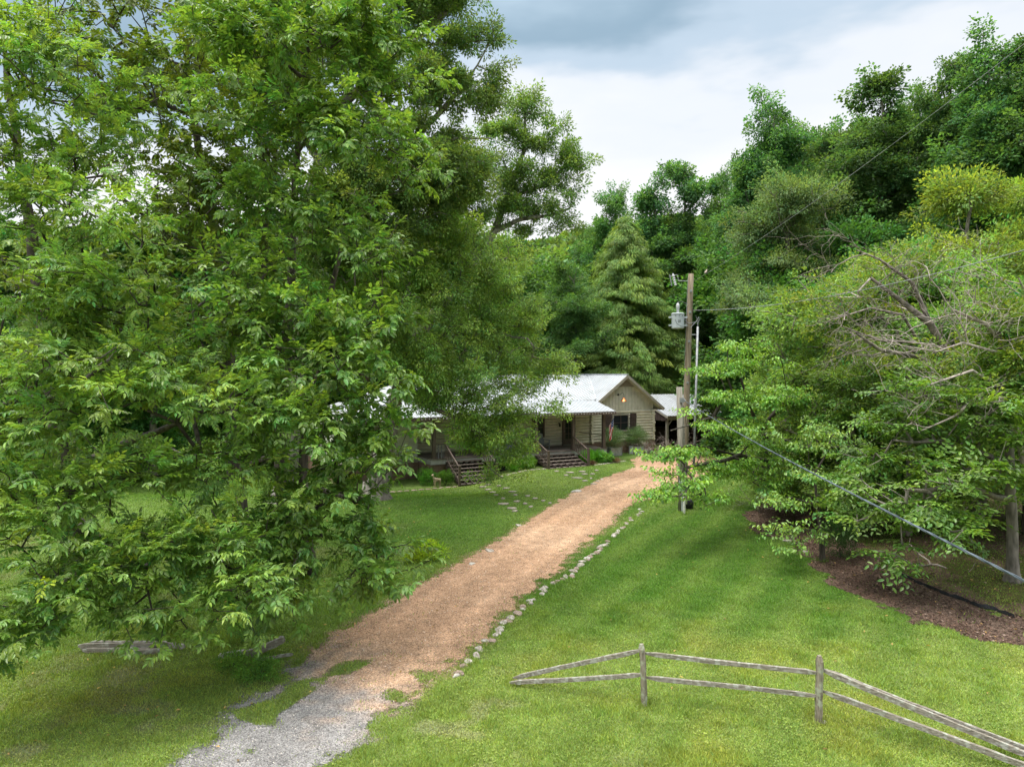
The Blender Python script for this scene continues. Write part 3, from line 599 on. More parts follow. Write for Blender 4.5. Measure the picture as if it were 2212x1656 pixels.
    lobes = [Lb(930, -60, 32, 2.2, 1.4), Lb(800, -80, 32, 2.6, 1.8), Lb(880, 30, 31, 1.6, .9, dens=.9), Lb(985, -20, 32, 1.0, .5), Lb(940, 110, 31.5, 1.2, .7), Lb(1045, 55, 32, .55, .42), Lb(1070, 95, 32, .45, .33), Lb(1010, 95, 32, .5, .22), Lb(955, 175, 31.5, 1.1, .6), Lb(1060, 165, 32, .55, .45), Lb(1040, 215, 32, .8, .42), Lb(980, 225, 32, .8, .35), Lb(1075, 210, 32, .3, .25),
             Lb(900, 190, 31, 1.0, .7, dens=.7), Lb(860, 250, 31, 1.4, .9, dens=.8), Lb(950, 290, 32, .9, .4), Lb(880, 420, 31, 1.6, .8, dens=.8), Lb(760, 330, 30.5, 1.6, 1.3, dens=.7), Lb(640, 200, 31, 2.6, 2, dens=.6), Lb(560, 60, 31, 2.6, 1.6, dens=.6), Lb(830, 520, 31, 2, .9), Lb(900, 330, 30.5, 1.7, 1.0), Lb(800, 400, 30, 1.8, 1.0), Lb(960, 360, 31, 1.3, .8), Lb(700, 470, 30, 1.6, 1), Lb(870, 480, 31, 1.8, .8), Lb(820, 100, 30, 1.7, 1.2), Lb(900, -20, 31, 1.5, .9), Lb(960, 420, 31.5, 1.4, .8), Lb(760, 560, 31, 1.6, .8)]
    make_tree('oak_tree', b, tr, lobes, PR_OAK, (.105, .172, .048), 14, 'tallest oak with a pale leaning trunk and airy limbs against the dark cloud', bark='bark_pale', sp=.365, shell=.1, rtip=.012)
    # second oak, crown reaching right over the house
    b = onG(-7.6, 37.6)
    tr = [[np.append(b, .42), *T((840, 900, 37.6, .36), (890, 740, 37.9, .32), (1030, 560, 38.8, .26), (1068, 500, 38.6, .21), (1090, 440, 38.5, .17), (1130, 330, 38.5, .11), (1135, 240, 38.5, .06))],
          T((1068, 500, 38.6, .15), (1120, 475, 38.5, .12), (1190, 465, 38.5, .08), (1230, 450, 38.5, .05)), T((1090, 430, 38.5, .1), (1180, 400, 38.5, .08), (1230, 350, 38.5, .05)), T((1030, 560, 38.8, .12), (1000, 420, 38.5, .1), (980, 330, 38.5, .06))]
    lobes = [Lb(1140, 235, 38.5, .95, .75), Lb(1175, 300, 38.5, .5, .3), Lb(1195, 270, 38.5, .45, .4), Lb(1130, 300, 38.5, .9, .6), Lb(1070, 280, 38.5, 1.1, .5), Lb(1000, 350, 38, 1.5, .9), Lb(1080, 370, 38, 1.5, .8), Lb(1225, 340, 38.5, 1.0, .5), Lb(1250, 355, 38.5, .5, .4), Lb(1165, 390, 38.5, 1.2, .5), Lb(1240, 405, 38.5, .7, .5), Lb(1185, 445, 38.5, 1.1, .35), Lb(1120, 440, 38, 1.3, .6), Lb(1220, 480, 38.5, .7, .3), Lb(1010, 450, 38, 1.7, .8), Lb(1250, 500, 38.5, .4, .2), Lb(930, 380, 38, 1.5, 1, dens=.8), Lb(1160, 500, 38.5, .7, .25)]
    make_tree('oak_tree', b, tr, lobes, PR_OAK, (.102, .168, .046), 15, 'oak whose open rounded crown reaches right above the house in front of white cloud', bark='bark_pale', sp=.375, shell=.1, rtip=.012)
    # willow oak in front of the house, drooping over the porch
    b = onG(-6.3, 33.5)
    tr = [[np.append(b, .36), *T((850, 900, 33.4, .3), (870, 760, 33.4, .24), (880, 640, 33.5, .18), (900, 520, 33.5, .1))],
          T((860, 800, 33.4, .16), (905, 870, 33.6, .13), (960, 890, 34, .1), (1010, 915, 34.5, .07), (1050, 960, 35, .04)), T((872, 750, 33.4, .13), (980, 720, 34, .09), (1080, 720, 34.5, .06)), T((878, 680, 33.5, .12), (760, 620, 33, .08), (690, 560, 32.5, .05)), T((880, 640, 33.5, .1), (1000, 580, 34, .07), (1090, 560, 34.5, .04))]
    lobes = [Lb(860, 560, 33.5, 2.6, 1.3), Lb(960, 520, 34, 2.0, .9), Lb(740, 590, 32.5, 2.4, 1.0), Lb(1060, 590, 35, 2.0, 1.2), Lb(940, 640, 33, 2.6, 1.1), Lb(800, 690, 32.5, 2.2, .9), Lb(1120, 690, 35, 1.6, .8), Lb(1020, 720, 34, 2.0, .8), Lb(880, 760, 33, 1.8, .8),
             Lb(1140, 790, 34.5, 1.3, .5), Lb(1190, 800, 35, .7, .25), Lb(1060, 800, 34, 1.6, .5), Lb(950, 800, 33.5, 1.3, .5), Lb(1010, 835, 34.2, 1.1, .35), Lb(1090, 830, 34.8, .9, .3), Lb(920, 800, 33.2, 1.1, .5), Lb(1080, 900, 35, .9, .4), Lb(1120, 930, 35, .6, .35), Lb(1130, 900, 35, .5, .3),  Lb(1170, 855, 35, .6, .3), Lb(1130, 840, 35, .7, .35), Lb(950, 850, 33.8, 1.0, .4), Lb(1010, 880, 34.5, 1.0, .5), Lb(1060, 920, 35, 1.2, .6), Lb(1100, 970, 35, .7, .5), Lb(1030, 960, 35, .9, .5), Lb(1110, 1010, 35, .4, .3), Lb(1060, 1020, 35.2, .5, .3), Lb(880, 830, 33.4, .9, .35), Lb(870, 780, 33, 1.3, .5), Lb(800, 760, 32.5, 1.5, .6), Lb(910, 850, 33.6, .8, .3), Lb(1040, 850, 34.5, 1.0, .35), Lb(960, 860, 34, .9, .4),  Lb(1000, 940, 34.5, .5, .3)]
    make_tree('willow_oak_tree', b, tr, lobes, PR_WILLOW, (.160, .262, .062), 16, 'fine-leaved willow oak drooping over the middle of the porch roof and left steps', bark='bark_mid', sp=.42, shell=.2, rtip=.01, leafmat='leaf')
    # dogwood over the drive's far end
    b = onG(12.8, 31.2)
    b = G(1735, 1092)
    tr = [[np.append(b, .17), *T((1715, 1048, b[1] - .3, .15), (1700, 1000, b[1] - .8, .12), (1640, 930, b[1] - 2, .09), (1610, 850, b[1] - 3, .06), (1590, 780, b[1] - 3.5, .03))],
          T((1700, 1000, b[1] - .8, .09), (1600, 985, 27, .06), (1480, 1010, 24, .03)), T((1640, 930, 28, .06), (1540, 900, 26, .04), (1450, 930, 25, .02)), T((1640, 930, 28, .06), (1700, 860, 27, .04)), T((1600, 985, 27, .05), (1500, 960, 25.5, .03), (1420, 980, 24.5, .02))]
    lobes = [Lb(1600, 750, 26, .8, .25), Lb(1640, 790, 26, 1.1, .3), Lb(1580, 805, 25.5, .9, .25), Lb(1500, 850, 25, .9, .25) if 0 else Lb(1565, 860, 25.5, .75, .22), Lb(1640, 860, 26, 1.5, .4), Lb(1720, 850, 27, 1.3, .4), Lb(1600, 920, 25.5, 1.4, .28), Lb(1545, 915, 25, .5, .16), Lb(1470, 975, 24.5, .9, .15), Lb(1420, 990, 24.2, .45, .12), Lb(1520, 980, 24.5, .8, .16), Lb(1560, 1000, 25, .9, .2), Lb(1430, 1050, 23, .75, .2), Lb(1385, 1070, 22.8, .4, .2), Lb(1490, 1050, 23, .8, .2), Lb(1550, 1070, 24, .7, .2), Lb(1610, 1010, 26, 1.3, .35), Lb(1700, 960, 27, 1.4, .4), Lb(1650, 1040, 26.5, .8, .25), Lb(1780, 900, 27, 1.2, .5), Lb(1480, 900, 25.2, .3, .12), Lb(1460, 1020, 23.4, .5, .12)]
    make_tree('dogwood_tree', b, tr, lobes, PR_DOG, (.125, .205, .034), 17, 'bright green dogwood with hanging leaves in tiers over the far drive beside the utility pole', leafmat='leaf', bark='bark', sp=.285, shell=.05, flat=.3, rtip=.008, minz=.9, cvar=.12)
    # second small dogwood close to the bed
    b = G(1776, 1212)
    tr = [[np.append(b, .07), *T((1772, 1150, b[1], .06), (1765, 1090, b[1] + .1, .045), (1760, 1020, b[1] + .2, .025))]]
    d = b[1]
    lobes = [Lb(1760, 1030, d, .75, .3), Lb(1700, 1080, d - .4, .7, .2), Lb(1790, 1090, d, .7, .25), Lb(1680, 1130, d - .8, .55, .16), Lb(1750, 1150, d - .6, .55, .16), Lb(1700, 1170, d - 1, .5, .12), Lb(1830, 1010, d + .4, .8, .3), Lb(1850, 940, d + 1, .9, .35), Lb(1740, 950, d + .5, .8, .3)]
    make_tree('young_dogwood', b, tr, lobes, PR_DOG, (.12, .195, .045), 18, 'slender young tree with pale green hanging leaves at the tip of the mulch bed', leafmat='leaf', sp=.34, shell=.15, flat=.4, rtip=.006, minz=.35)
    # beech-like tree on the right
    b = G(2187, 1255)
    d = b[1]
    tr = [[np.append(b, .16), *T((2186, 1150, d, .145), (2184, 1060, d, .135), (2180, 950, d, .12), (2170, 820, d, .09), (2160, 720, d, .05))], T((2184, 1080, d, .08), (2080, 1050, d - 1, .05), (1960, 1060, d - 2, .03)), T((2182, 1000, d, .08), (2060, 960, d - .5, .05), (1930, 950, d - 1, .03)), T((2180, 940, d, .07), (2080, 880, d + .5, .05), (1990, 850, d + 1, .03))]
    lobes = [Lb(2100, 800, d, 1.6, .5), Lb(2200, 720, d, 1.4, .6), Lb(2020, 850, d - .5, 1.3, .35), Lb(2180, 860, d - 1.5, 1.4, .4), Lb(1960, 920, d - .5, 1.2, .35), Lb(2080, 930, d - .5, 1.5, .4), Lb(2200, 960, d - 2, 1.2, .3), Lb(1890, 985, d, .8, .28), Lb(1990, 1000, d - 1, 1.3, .3), Lb(2120, 1010, d - 1.5, 1.3, .3),
             Lb(1940, 1060, d - 1, .9, .28), Lb(2060, 1080, d - 2, 1.2, .2), Lb(2160, 1110, d - 2.5, .9, .16), Lb(2010, 1130, d - 2.4, .75, .12), Lb(2090, 1150, d - 2.6, .8, .12), Lb(1900, 1130, d - 1, .8, .3), Lb(1930, 1190, d - 1.6, .6, .22), Lb(1880, 1080, d - .5, .7, .3), Lb(2240, 1040, d - 2, .9, .3), Lb(2240, 830, d - 1, 1.3, .6)]
    make_tree('beech_tree', b, tr, lobes, PR_BEECH, (.082, .150, .024), 19, 'dark layered broad-leaved tree with a single grey trunk at the right edge', leafmat='leaf', bark='bark_mid', sp=.38, shell=.15, flat=.4, rtip=.008, minz=.6)
near_trees()

# ------------------------------------------------------------------ half-dead trees on the right
def leafy_dead(name, b, main, subs, seed, label, lobes, protos, color, n=26, mat='deadpink'):
    rng = np.random.default_rng(seed); mb = MB(); root = empty(name, b, label=label, cat='tree')
    for ln in [main] + subs:
        pts = np.array([p[:3] for p in ln]); rad = [p[3] for p in ln]; mb.tube(pts - b, rad, 8, False, .06, rng)
        for i in range(1, len(ln)):
            for _ in range(2):
                t = rng.random(); p = pts[i - 1] + (pts[i] - pts[i - 1]) * t; d = (pts[i] - pts[i - 1]); d /= np.linalg.norm(d)
                bare_branch(mb, p - b, d * .8 + rnd_unit(rng, 1)[0] * .8 + np.array([-.25, -.1, .1]), rng.uniform(1.0, 2.3), rng.uniform(.011, .024), 2, rng, .4, (2, 4), .05)
    mb.build('trunk', M[mat], root, smooth=True)
    pts, lo = lobe_points(lobes, rng, .42, .2); me, _ = foliage('crown', pts - b, lo, protos, rng, color, M['leaf_matte'], yel=.2); link('crown', me, root)
    NN, par, rad, outs = skeleton([main], pts, rng, rtip=.006, rpow=.35); i = np.where((par >= 0) & (rad < .05))[0]
    V, F = seg_mesh(NN[par[i]] - b, NN[i] - b, rad[i] * 1.3, rad[i], 4); link('twigs', mkmesh('twigs', V, [F], mats=[M['dead']]), root)
    return root
b = onG(15.2, 24)
leafy_dead('dying_tree', b, [np.append(b, .14)] + T((2110, 860, 23.8, .13), (2060, 790, 23.6, .12), (2010, 700, 23.4, .12), (1940, 645, 23.2, .08), (1880, 600, 23, .05)),
           [T((2010, 700, 23.4, .09), (1970, 610, 23.2, .06), (1900, 560, 23, .04), (1850, 540, 22.8, .02)), T((2040, 780, 23.5, .09), (1985, 740, 23, .06), (1950, 680, 22.6, .045), (1880, 665, 22.2, .03), (1800, 690, 22, .015)),
            T((2060, 810, 23.6, .09), (1980, 770, 22.4, .07), (1900, 755, 22, .06), (1850, 720, 21.6, .03)), T((1985, 740, 23, .05), (1900, 735, 22, .035), (1820, 705, 21.8, .02)), T((2110, 860, 23.8, .1), (2150, 740, 23, .06), (2200, 640, 22.6, .03)), T((2120, 880, 23.8, .09), (2040, 880, 21.5, .06), (1960, 900, 20.5, .03))],
           31, 'half-dead tree with bare greyish-brown limbs spreading left above the leafy thicket', [Lb(1830, 640, 24.5, 1.3, .5), Lb(1900, 600, 25, 1.2, .4), Lb(1760, 700, 25, 1.0, .4), Lb(1960, 560, 25.5, 1.0, .4), Lb(2080, 780, 23, 1.2, .5), Lb(2160, 740, 22, 1.2, .6), Lb(1860, 750, 24, 1.0, .35)], PR_SMALL, (.12, .19, .035))
b = onG(16.2, 21)
leafy_dead('dying_tree', b, [np.append(b, .11)] + T((2190, 900, 20.8, .10), (2200, 780, 20.5, .09), (2130, 700, 20, .06), (2060, 670, 19.6, .03)),
           [T((2200, 780, 20.5, .07), (2150, 760, 19.5, .05), (2080, 740, 19, .03), (2020, 760, 18.6, .015)), T((2195, 830, 20.6, .06), (2120, 850, 19.5, .045), (2060, 900, 19, .03), (1990, 930, 18.6, .015)), T((2200, 760, 20.5, .06), (2230, 660, 20, .04), (2200, 600, 19.8, .02)), T((2195, 860, 20.6, .06), (2100, 800, 19, .04), (2010, 830, 18.4, .02))],
           32, 'grey tangle of fine leafless twigs hanging at the right edge above the dark beech', [Lb(2180, 680, 20.5, 1.0, .5), Lb(2120, 760, 20, .8, .3), Lb(2220, 780, 19.5, .9, .5)], PR_SMALL, (.11, .18, .03), mat='dead')
# grey bare thicket and pale shrubs
def bare_shrub(name, b, n, L, seed, label, mat='dead', spread=1.0):
    rng = np.random.default_rng(seed); mb = MB()
    for i in range(n):
        a = rng.uniform(0, 6.283); bare_branch(mb, (rng.normal() * .15, rng.normal() * .15, 0), (math.cos(a) * spread, math.sin(a) * spread, rng.uniform(.4, 1.2)), L * rng.uniform(.6, 1.1), .016, 2, rng, .45, (2, 4))
    o = mb.build(name, M[mat], None, smooth=True, loc=b); return tag(o, label, 'shrub')
bare_shrub('bare_shrub', onG(11.2, 49.0), 14, 2.0, 41, 'leafless grey brush in front of the open shed post')
bare_shrub('bare_shrub', G(1655, 1100), 6, 1.5, 42, 'bare curling twigs on the mulch under the leaning dogwood trunk', spread=1.4)

# ------------------------------------------------------------------ forest prototypes
def proto_tree(kind, seed):
    rng = np.random.default_rng(seed)
    if kind == 'tall':      # clear stem, crown in stacked clumps
        H = 30; tr = [[(0, 0, -.5, .34), (.2, .1, 8, .27), (-.1, .2, 16, .2), (.2, 0, 23, .12), (0, 0, 28, .05)], [(0, .1, 15, .12), (2.0, .5, 20, .07), (2.6, .4, 24, .04)], [(0, .1, 13, .11), (-1.8, -.5, 18, .07), (-2.5, -.4, 22, .04)]]
        lobes = [(0, 0, 27.5, 1.3, 1.2, 2.2), (1.1, .4, 24.5, 1.6, 1.5, 2.0), (-1.4, -.2, 24, 1.6, 1.5, 2.2)]
        for i in range(9):
            a = rng.uniform(0, 6.28); z = rng.uniform(13, 23); q = rng.uniform(1.6, 3.6) * (1 - .03 * (z - 13)); lobes.append((math.cos(a) * q, math.sin(a) * q, z, rng.uniform(1.2, 2.0), rng.uniform(1.2, 2.0), rng.uniform(.8, 1.4)))
        lobes += [(0, .1, 23.5, 1.5, 1.4, 2.2), (.4, 0, 20, 2, 1.8, 1.8), (2.4, .5, 21, 1.5, 1.5, 1.7), (-2.6, -.3, 20, 1.5, 1.4, 1.7)]; sp, sh, pr, col, bark = .72, .1, PR_FAR, (.056, .116, .038), 'bark_pale'
    elif kind == 'narrow':
        sp_n = 0; H = 22; tr = [[(0, 0, -.5, .26), (.1, 0, 7, .2), (0, 0, 14, .13), (0, 0, 21, .04)], [(0, 0, 12, .09), (2.3, .2, 16, .06), (2.9, .2, 20, .03)], [(0, 0, 11, .09), (-2.2, -.2, 15, .06), (-2.9, -.1, 19, .03)]]
        lobes = [(0, 0, 19, .95, .9, 2.4), (2.9, .2, 18.6, .7, .7, 2.2), (-2.9, -.1, 18, .95, .9, 2.5), (-2.5, 0, 15, .8, .8, 1.5), (2.3, 0, 15.4, .7, .7, 1.4, .7), (-.3, .3, 15.5, .9, .9, 1.6, .7), (1.0, 0, 13.5, 1.1, 1.0, .8, .5), (0, 0, 11, 1.8, 1.6, 1.0, .6), (-2.2, 0, 14, 1, 1, 1.4, .8), (.5, .5, 7, 2, 2, 1.6, .6)]; sp, sh, pr, col, bark = .50, .1, PR_FAR, (.060, .120, .042), 'bark_pale'
    elif kind == 'round':
        H = 22; tr = [[(0, 0, -.5, .38), (.2, 0, 7, .28), (0, .3, 13, .18), (0, 0, 19, .07)]]
        lobes = [(0, 0, 18.5, 2.6, 2.4, 2.2), (2.6, .5, 15.5, 2.3, 2.2, 1.9), (-2.7, -.3, 15.2, 2.4, 2.2, 2.0), (.5, -2.4, 14.5, 2.4, 2, 2), (3.8, -.5, 12, 1.9, 1.8, 1.5), (-3.9, .3, 11.5, 2.0, 1.8, 1.5), (0, -3, 10.5, 2.4, 1.8, 1.6), (2.2, -2.6, 8, 2, 1.6, 1.3), (-2.4, -2.6, 8, 2, 1.6, 1.3), (1.2, 2.6, 14, 2, 2, 2)]; sp, sh, pr, col, bark = .66, .35, PR_FAR, (.056, .116, .032), 'bark_mid'
    elif kind == 'bushy':   # crown to the ground
        H = 12; tr = [[(0, 0, -.3, .25), (0, 0, 5, .16), (0, 0, 10, .06)]]; lobes = [(0, 0, 10, 2.2, 2, 1.8)]
        for i in range(14):
            a = rng.uniform(3.4, 6.0) if i % 3 else rng.uniform(0, 6.28); z = rng.uniform(1.2, 8.5); q = rng.uniform(1.8, 3.4); lobes.append((math.cos(a) * q, math.sin(a) * q, z, rng.uniform(1.3, 2.1), rng.uniform(1.2, 1.8), rng.uniform(.9, 1.4)))
        sp, sh, pr, col, bark = .52, .35, PR_FAR, (.050, .116, .027), 'bark'
    elif kind == 'feather':
        H = 14; tr = [[(0, 0, -.3, .22), (.1, 0, 6, .16), (0, 0, 12, .06)]]; lobes = []
        for i in range(13):
            a = rng.uniform(0, 6.28); z = rng.uniform(7.5, 13.5); q = rng.uniform(0, 3.2) * (1 - (z - 7.5) / 11); lobes.append((math.cos(a) * q, math.sin(a) * q, z, rng.uniform(1.2, 1.9), rng.uniform(1.2, 1.8), rng.uniform(.45, .75)))
        sp, sh, pr, col, bark = .50, .1, PR_FEATH, (.105, .165, .068), 'bark_mid'
    elif kind == 'yellow':
        H = 13; tr = [[(0, 0, -.3, .2), (.2, 0, 5, .15), (.1, 0, 11, .05)], [(0, 0, 3, .1), (-1.6, .3, 7, .07), (-2.2, .2, 10, .03)], [(0, 0, 3.5, .1), (1.7, -.3, 7.5, .07), (2.4, 0, 10, .03)]]; lobes = []
        for i in range(17):
            a = rng.uniform(0, 6.28); z = rng.uniform(4.5, 12.3); q = rng.uniform(.5, 3.8) * (1 - max(0, z - 8) / 8); lobes.append((math.cos(a) * q, math.sin(a) * q, z, rng.uniform(1.1, 1.7), rng.uniform(1.1, 1.7), rng.uniform(.35, .6)))
        sp, sh, pr, col, bark = .44, .1, PR_FEATH, (.14, .200, .042), 'bark_mid'
    elif kind == 'light':   # pale loose understorey
        H = 9; tr = [[(0, 0, -.3, .16), (.2, 0, 3.5, .11), (.1, 0, 7.5, .04)]]; lobes = [(0, 0, 8, 1.6, 1.5, .7)]
        for i in range(15):
            a = rng.uniform(0, 6.28); z = rng.uniform(1.2, 7.6); q = rng.uniform(1.0, 3.1); lobes.append((math.cos(a) * q, math.sin(a) * q, z, rng.uniform(1.0, 1.6), rng.uniform(1.0, 1.5), rng.uniform(.4, .75)))
        sp, sh, pr, col, bark = .40, .2, PR_SMALL, (.112, .192, .046), 'bark_mid'
    elif kind == 'cypress':
        H = 20; tr = [[(0, 0, -.5, .4), (0, 0, 8, .27), (0, 0, 19, .04)]]; pts = []; outs = []
        z = 2.2
        while z < 19.6:
            f = (z - 2) / 17.6; rmax = 8.4 * (1 - f) ** .8 * (.8 + .2 * min(1, f * 6)); nb = int(5 + 4 * (1 - f)); a0 = rng.uniform(0, 6.28)
            for i in range(nb):
                a = a0 + 6.28 * i / nb + rng.normal() * .25; Lr = rmax * rng.uniform(.72, 1.12)
                for t in np.arange(.25, 1.01, max(.12, .42 / max(Lr, .4))):
                    for s in range(2):
                        rr = Lr * t; aa = a + rng.normal() * .16 * (1.2 - t * .4); pts.append((rr * math.cos(aa), rr * math.sin(aa), z + .30 * Lr * t - .42 * Lr * t * t + rng.normal() * .32)); outs.append((math.cos(aa), math.sin(aa), -.3))
            z += rng.uniform(.42, .62)
        root = empty('cypress_tree', (0, 0, 0)); m = MB(); m.tube([t[:3] for t in tr[0]], [t[3] for t in tr[0]], 9, False)
        m.build('trunk', M['bark'], root, True); me, _ = foliage('crown', np.array(pts), np.array(outs), PR_CYP, rng, (.105, .158, .038), M['leaf_matte'], scale=(.8, 1.35), cvar=.24, yel=.1, roll=.15); link('crown', me, root); root['H'] = H; return root
    root = make_tree({'tall': 'poplar_tree', 'narrow': 'narrow_tree', 'round': 'broadleaf_tree', 'bushy': 'bushy_tree', 'feather': 'locust_tree', 'yellow': 'yellow_green_tree', 'light': 'understorey_tree'}[kind], (0, 0, 0), [[np.array(p, float) for p in t] for t in tr], lobes, pr, col, seed, None, None, local=True, sp=sp, shell=sh, bark=bark, scale=(.85, 1.25), rtip=.014, cvar=.2)
    root['H'] = H; return root
protos = {}
def plant(kind, px, topy, d, label, group=None, variant=0, wx=1.0, rz=None):
    key = (kind, variant)
    first = key not in protos
    if first: protos[key] = proto_tree(kind, 100 + 7 * variant + sum(map(ord, kind)))
    src = protos[key]
    o = src if first and not src.get('used') else copy_thing(src)
    o['used'] = 1; H = src['H']; x = (px - 1106) / FPX * d; b = onG(x, d); top = P(px, topy, d)[2]; s = (top - b[2]) / H
    o.location = b; o.scale = (s * wx, s * wx, s); o.rotation_euler = (0, 0, rg.uniform(0, 6.28) if rz is None else rz)
    if 'label' in o: del o['label']
    if 'group' in o: del o['group']
    tag(o, label, 'tree', group); return o
forest = [
 ('cypress', 1350, 455, 70, 'conical yellow-green bald cypress behind the gable roof', None, 0, 1.0),
 ('round', 1310, 392, 92, 'dark oak top rising directly behind the cypress peak', None, 0, .8),
 ('narrow', 1478, 322, 78, 'three-topped slender tree with a pale bare stem rising behind the utility pole', None, 0, .95, 0),
 ('round', 1570, 400, 74, 'mid-green rounded tree between the slender tops and the tall poplar cluster', None, 1, .7),
 ('tall', 1668, 186, 62, 'dark tall tree standing highest against the bright cloud gap', None, 0, 1.05),
 ('round', 1618, 300, 66, 'shorter dark tree on the left shoulder of the tallest cloud-gap tree', None, 2, .55),
 ('round', 1780, 245, 64, 'broad green tree between the two tall treetops right of centre', None, 0, .8),
 ('tall', 1900, 128, 50, 'open-crowned poplar with a visible forked grey stem', None, 1, 1.15, 0),
 ('tall', 1975, 170, 58, 'tall tree tucked behind the forked poplar on its right', None, 0, .8),
 ('tall', 2050, 92, 47, 'spiky tall tree left of the corner giants', None, 1, .9, 2.2),
 ('tall', 2130, 62, 43, 'dark giant in the upper right corner with sky showing through', None, 0, 1.1, 1.0),
 ('tall', 2215, 45, 42, 'tree cut off by the right frame edge at the very top', None, 1, 1.1, 4),
 ('feather', 1700, 405, 47, 'pale feathery locust standing in front of the dark woods', None, 0, .8),
 ('tall', 1800, 262, 56, 'tall green tree standing behind and right of the locust', None, 1, 1.0),
 ('yellow', 2085, 378, 36, 'yellow-green tree with layered crown at the right', None, 0, .95),
 ('yellow', 2200, 400, 38, 'yellow-green tree at the right frame edge', None, 0, .9),
 ('bushy', 1625, 510, 72, 'deep green bushy tree directly right of the utility pole', None, 0, 1.1),
 ('bushy', 1655, 540, 52, 'dense dark green tree below the locust', None, 1, 1.1),
 ('bushy', 1500, 480, 84, 'dark bushy tree behind the transformer', None, 0, .9),
 ('bushy', 1760, 520, 48, 'dark bushy tree behind the leafless limbs', None, 0, 1.0),
 ('bushy', 1850, 480, 46, 'rounded green tree under the forked poplar stem', None, 1, .9),
 ('bushy', 1960, 500, 44, 'green tree below the yellow-green crown', None, 0, .9),
 ('bushy', 2180, 560, 40, 'bushy green tree low on the right edge', None, 1, .9),
 ('light', 1790, 610, 31, 'pale loose-leaved thicket tree left of the bare dead limbs', None, 0, 1.1),
 ('light', 1880, 560, 31, 'light green understorey tree behind the bare dead limbs', None, 1, 1.1),
 ('light', 1990, 545, 30, 'light green understorey tree below the yellow-green tree', None, 0, 1.1),
 ('light', 2110, 560, 28, 'pale green thicket tree beside the right edge', None, 1, 1.1),
 ('light', 2230, 600, 26, 'pale leafy tree half cut by the right frame edge', None, 0, 1.0),
 ('light', 1850, 760, 27.5, 'low pale green thicket behind the leaning dogwood trunk', None, 1, 1.3),
 ('light', 1960, 740, 26, 'low light green thicket left of the dark beech', None, 0, 1.2),
 ('light', 1740, 720, 33, 'fresh green small tree above the bright dogwood', None, 1, 1.1),
 ('light', 1560, 812, 76, 'small pale tree beyond the shed behind the dogwood', None, 0, 1.0),
 ('light', 1440, 822, 74, 'small light tree between the gable and the cypress skirt', None, 1, 1.0),
 ('bushy', 1190, 640, 86, 'dark green tree left of the cypress', None, 0, .9),
 ('light', 1015, 620, 66, 'bright green tree above the left of the ridge', None, 0, 1.0),
 ('light', 1080, 640, 68, 'bright green bushy tree just above the metal ridge', None, 1, 1.0),
 ('round', 1130, 560, 95, 'pale wooded tree on the slope left of the cypress', None, 0, .8),
]
for f in forest: plant(f[0], f[1], f[2], f[3], f[4], f[5], f[6], f[7], f[8] if len(f) > 8 else None)
for f in (('light', -40, 700, 36, 'loose green tree behind the pecan, cut by the left frame edge', 0, 1.3), ('light', 90, 740, 40, 'loose green tree low behind the pecan trunk', 1, 1.3), ('bushy', 210, 690, 44, 'dark bushy tree behind the pecan crown', 0, 1.2), ('light', 330, 760, 42, 'loose green tree seen low between pecan and ash stems', 0, 1.3), ('bushy', 560, 720, 50, 'dark bushy tree between the ash and hickory stems', 1, 1.1), ('bushy', 60, 640, 50, 'dark bushy tree far behind the left edge of the pecan', 1, 1.2)):
    plant(f[0], f[1], f[2], f[3], f[4], None, f[5], f[6])
# the unnamed ranks of the wood: fill
rf = np.random.default_rng(77); GRP = 'trees in the woods behind'
for i, px in enumerate(np.linspace(-120, 1240, 19)):
    plant(('round', 'bushy')[i % 2], px + rf.uniform(-20, 20), rf.uniform(470, 560) + (0 if px < 900 else 60), rf.uniform(58, 76), 'dark green tree in the woods behind the left trees', 'woods behind the left trees', i % 2, 1.0 if i % 2 == 0 else 1.3)
for i, px in enumerate(np.linspace(1400, 2340, 24)):
    plant(('round', 'round', 'tall')[i % 3], px + rf.uniform(-12, 12), np.interp(px, [1400, 1500, 1600, 1700, 1800, 2000, 2200], [460, 440, 400, 290, 265, 215, 130]) + rf.uniform(-10, 45), rf.uniform(66, 84), 'dark tree deep in the woods on the right slope', 'deep woods on the right slope', i % 2, .95)
for i, px in enumerate(np.linspace(1400, 2350, 15)):
    plant('bushy', px + rf.uniform(-15, 15), rf.uniform(600, 660), rf.uniform(50, 60) if px > 1780 else rf.uniform(84, 92), 'low dark tree at the foot of the right woods', 'undergrowth trees of the right woods', i % 2, 1.25)

# far wooded hill: one mass
def far_wood():
    rng = np.random.default_rng(9); n = 5200; y = rng.uniform(100, 340, n); x = rng.uniform(-260, 300, n); z = ground_z(x, y); k = np.hypot(x, y) < 400
    x, y, z = x[k], y[k], z[k]; n = len(x); hgt = rng.uniform(9, 17, n); pr = []
    for _ in range(5):
        u = rnd_unit(rng, 130); u[:, 2] = np.abs(u[:, 2]) * 1.3 - .35; q = rng.uniform(.75, 1.05, 130); b = u * q[:, None] * np.array([1, 1, .95]); pr.append(leaf_quads(b, u + rnd_unit(rng, 130) * .7, u + rnd_unit(rng, 130) * .5, np.full(130, .42), np.full(130, .30), 4, .1, .1))
    pts = np.stack([x, y, z + hgt * .62], 1); me, _ = foliage('far_wood', pts, rnd_unit(rng, n) * np.array([1, 1, .1]), pr, rng, (.085, .155, .040), M['leaf_matte'], scale=(4.0, 6.2), cvar=.22, yel=.16, roll=.1)
    tag(link('wooded_hillside', me), 'far wooded hillside behind the house', 'forest', kind='stuff')
far_wood()

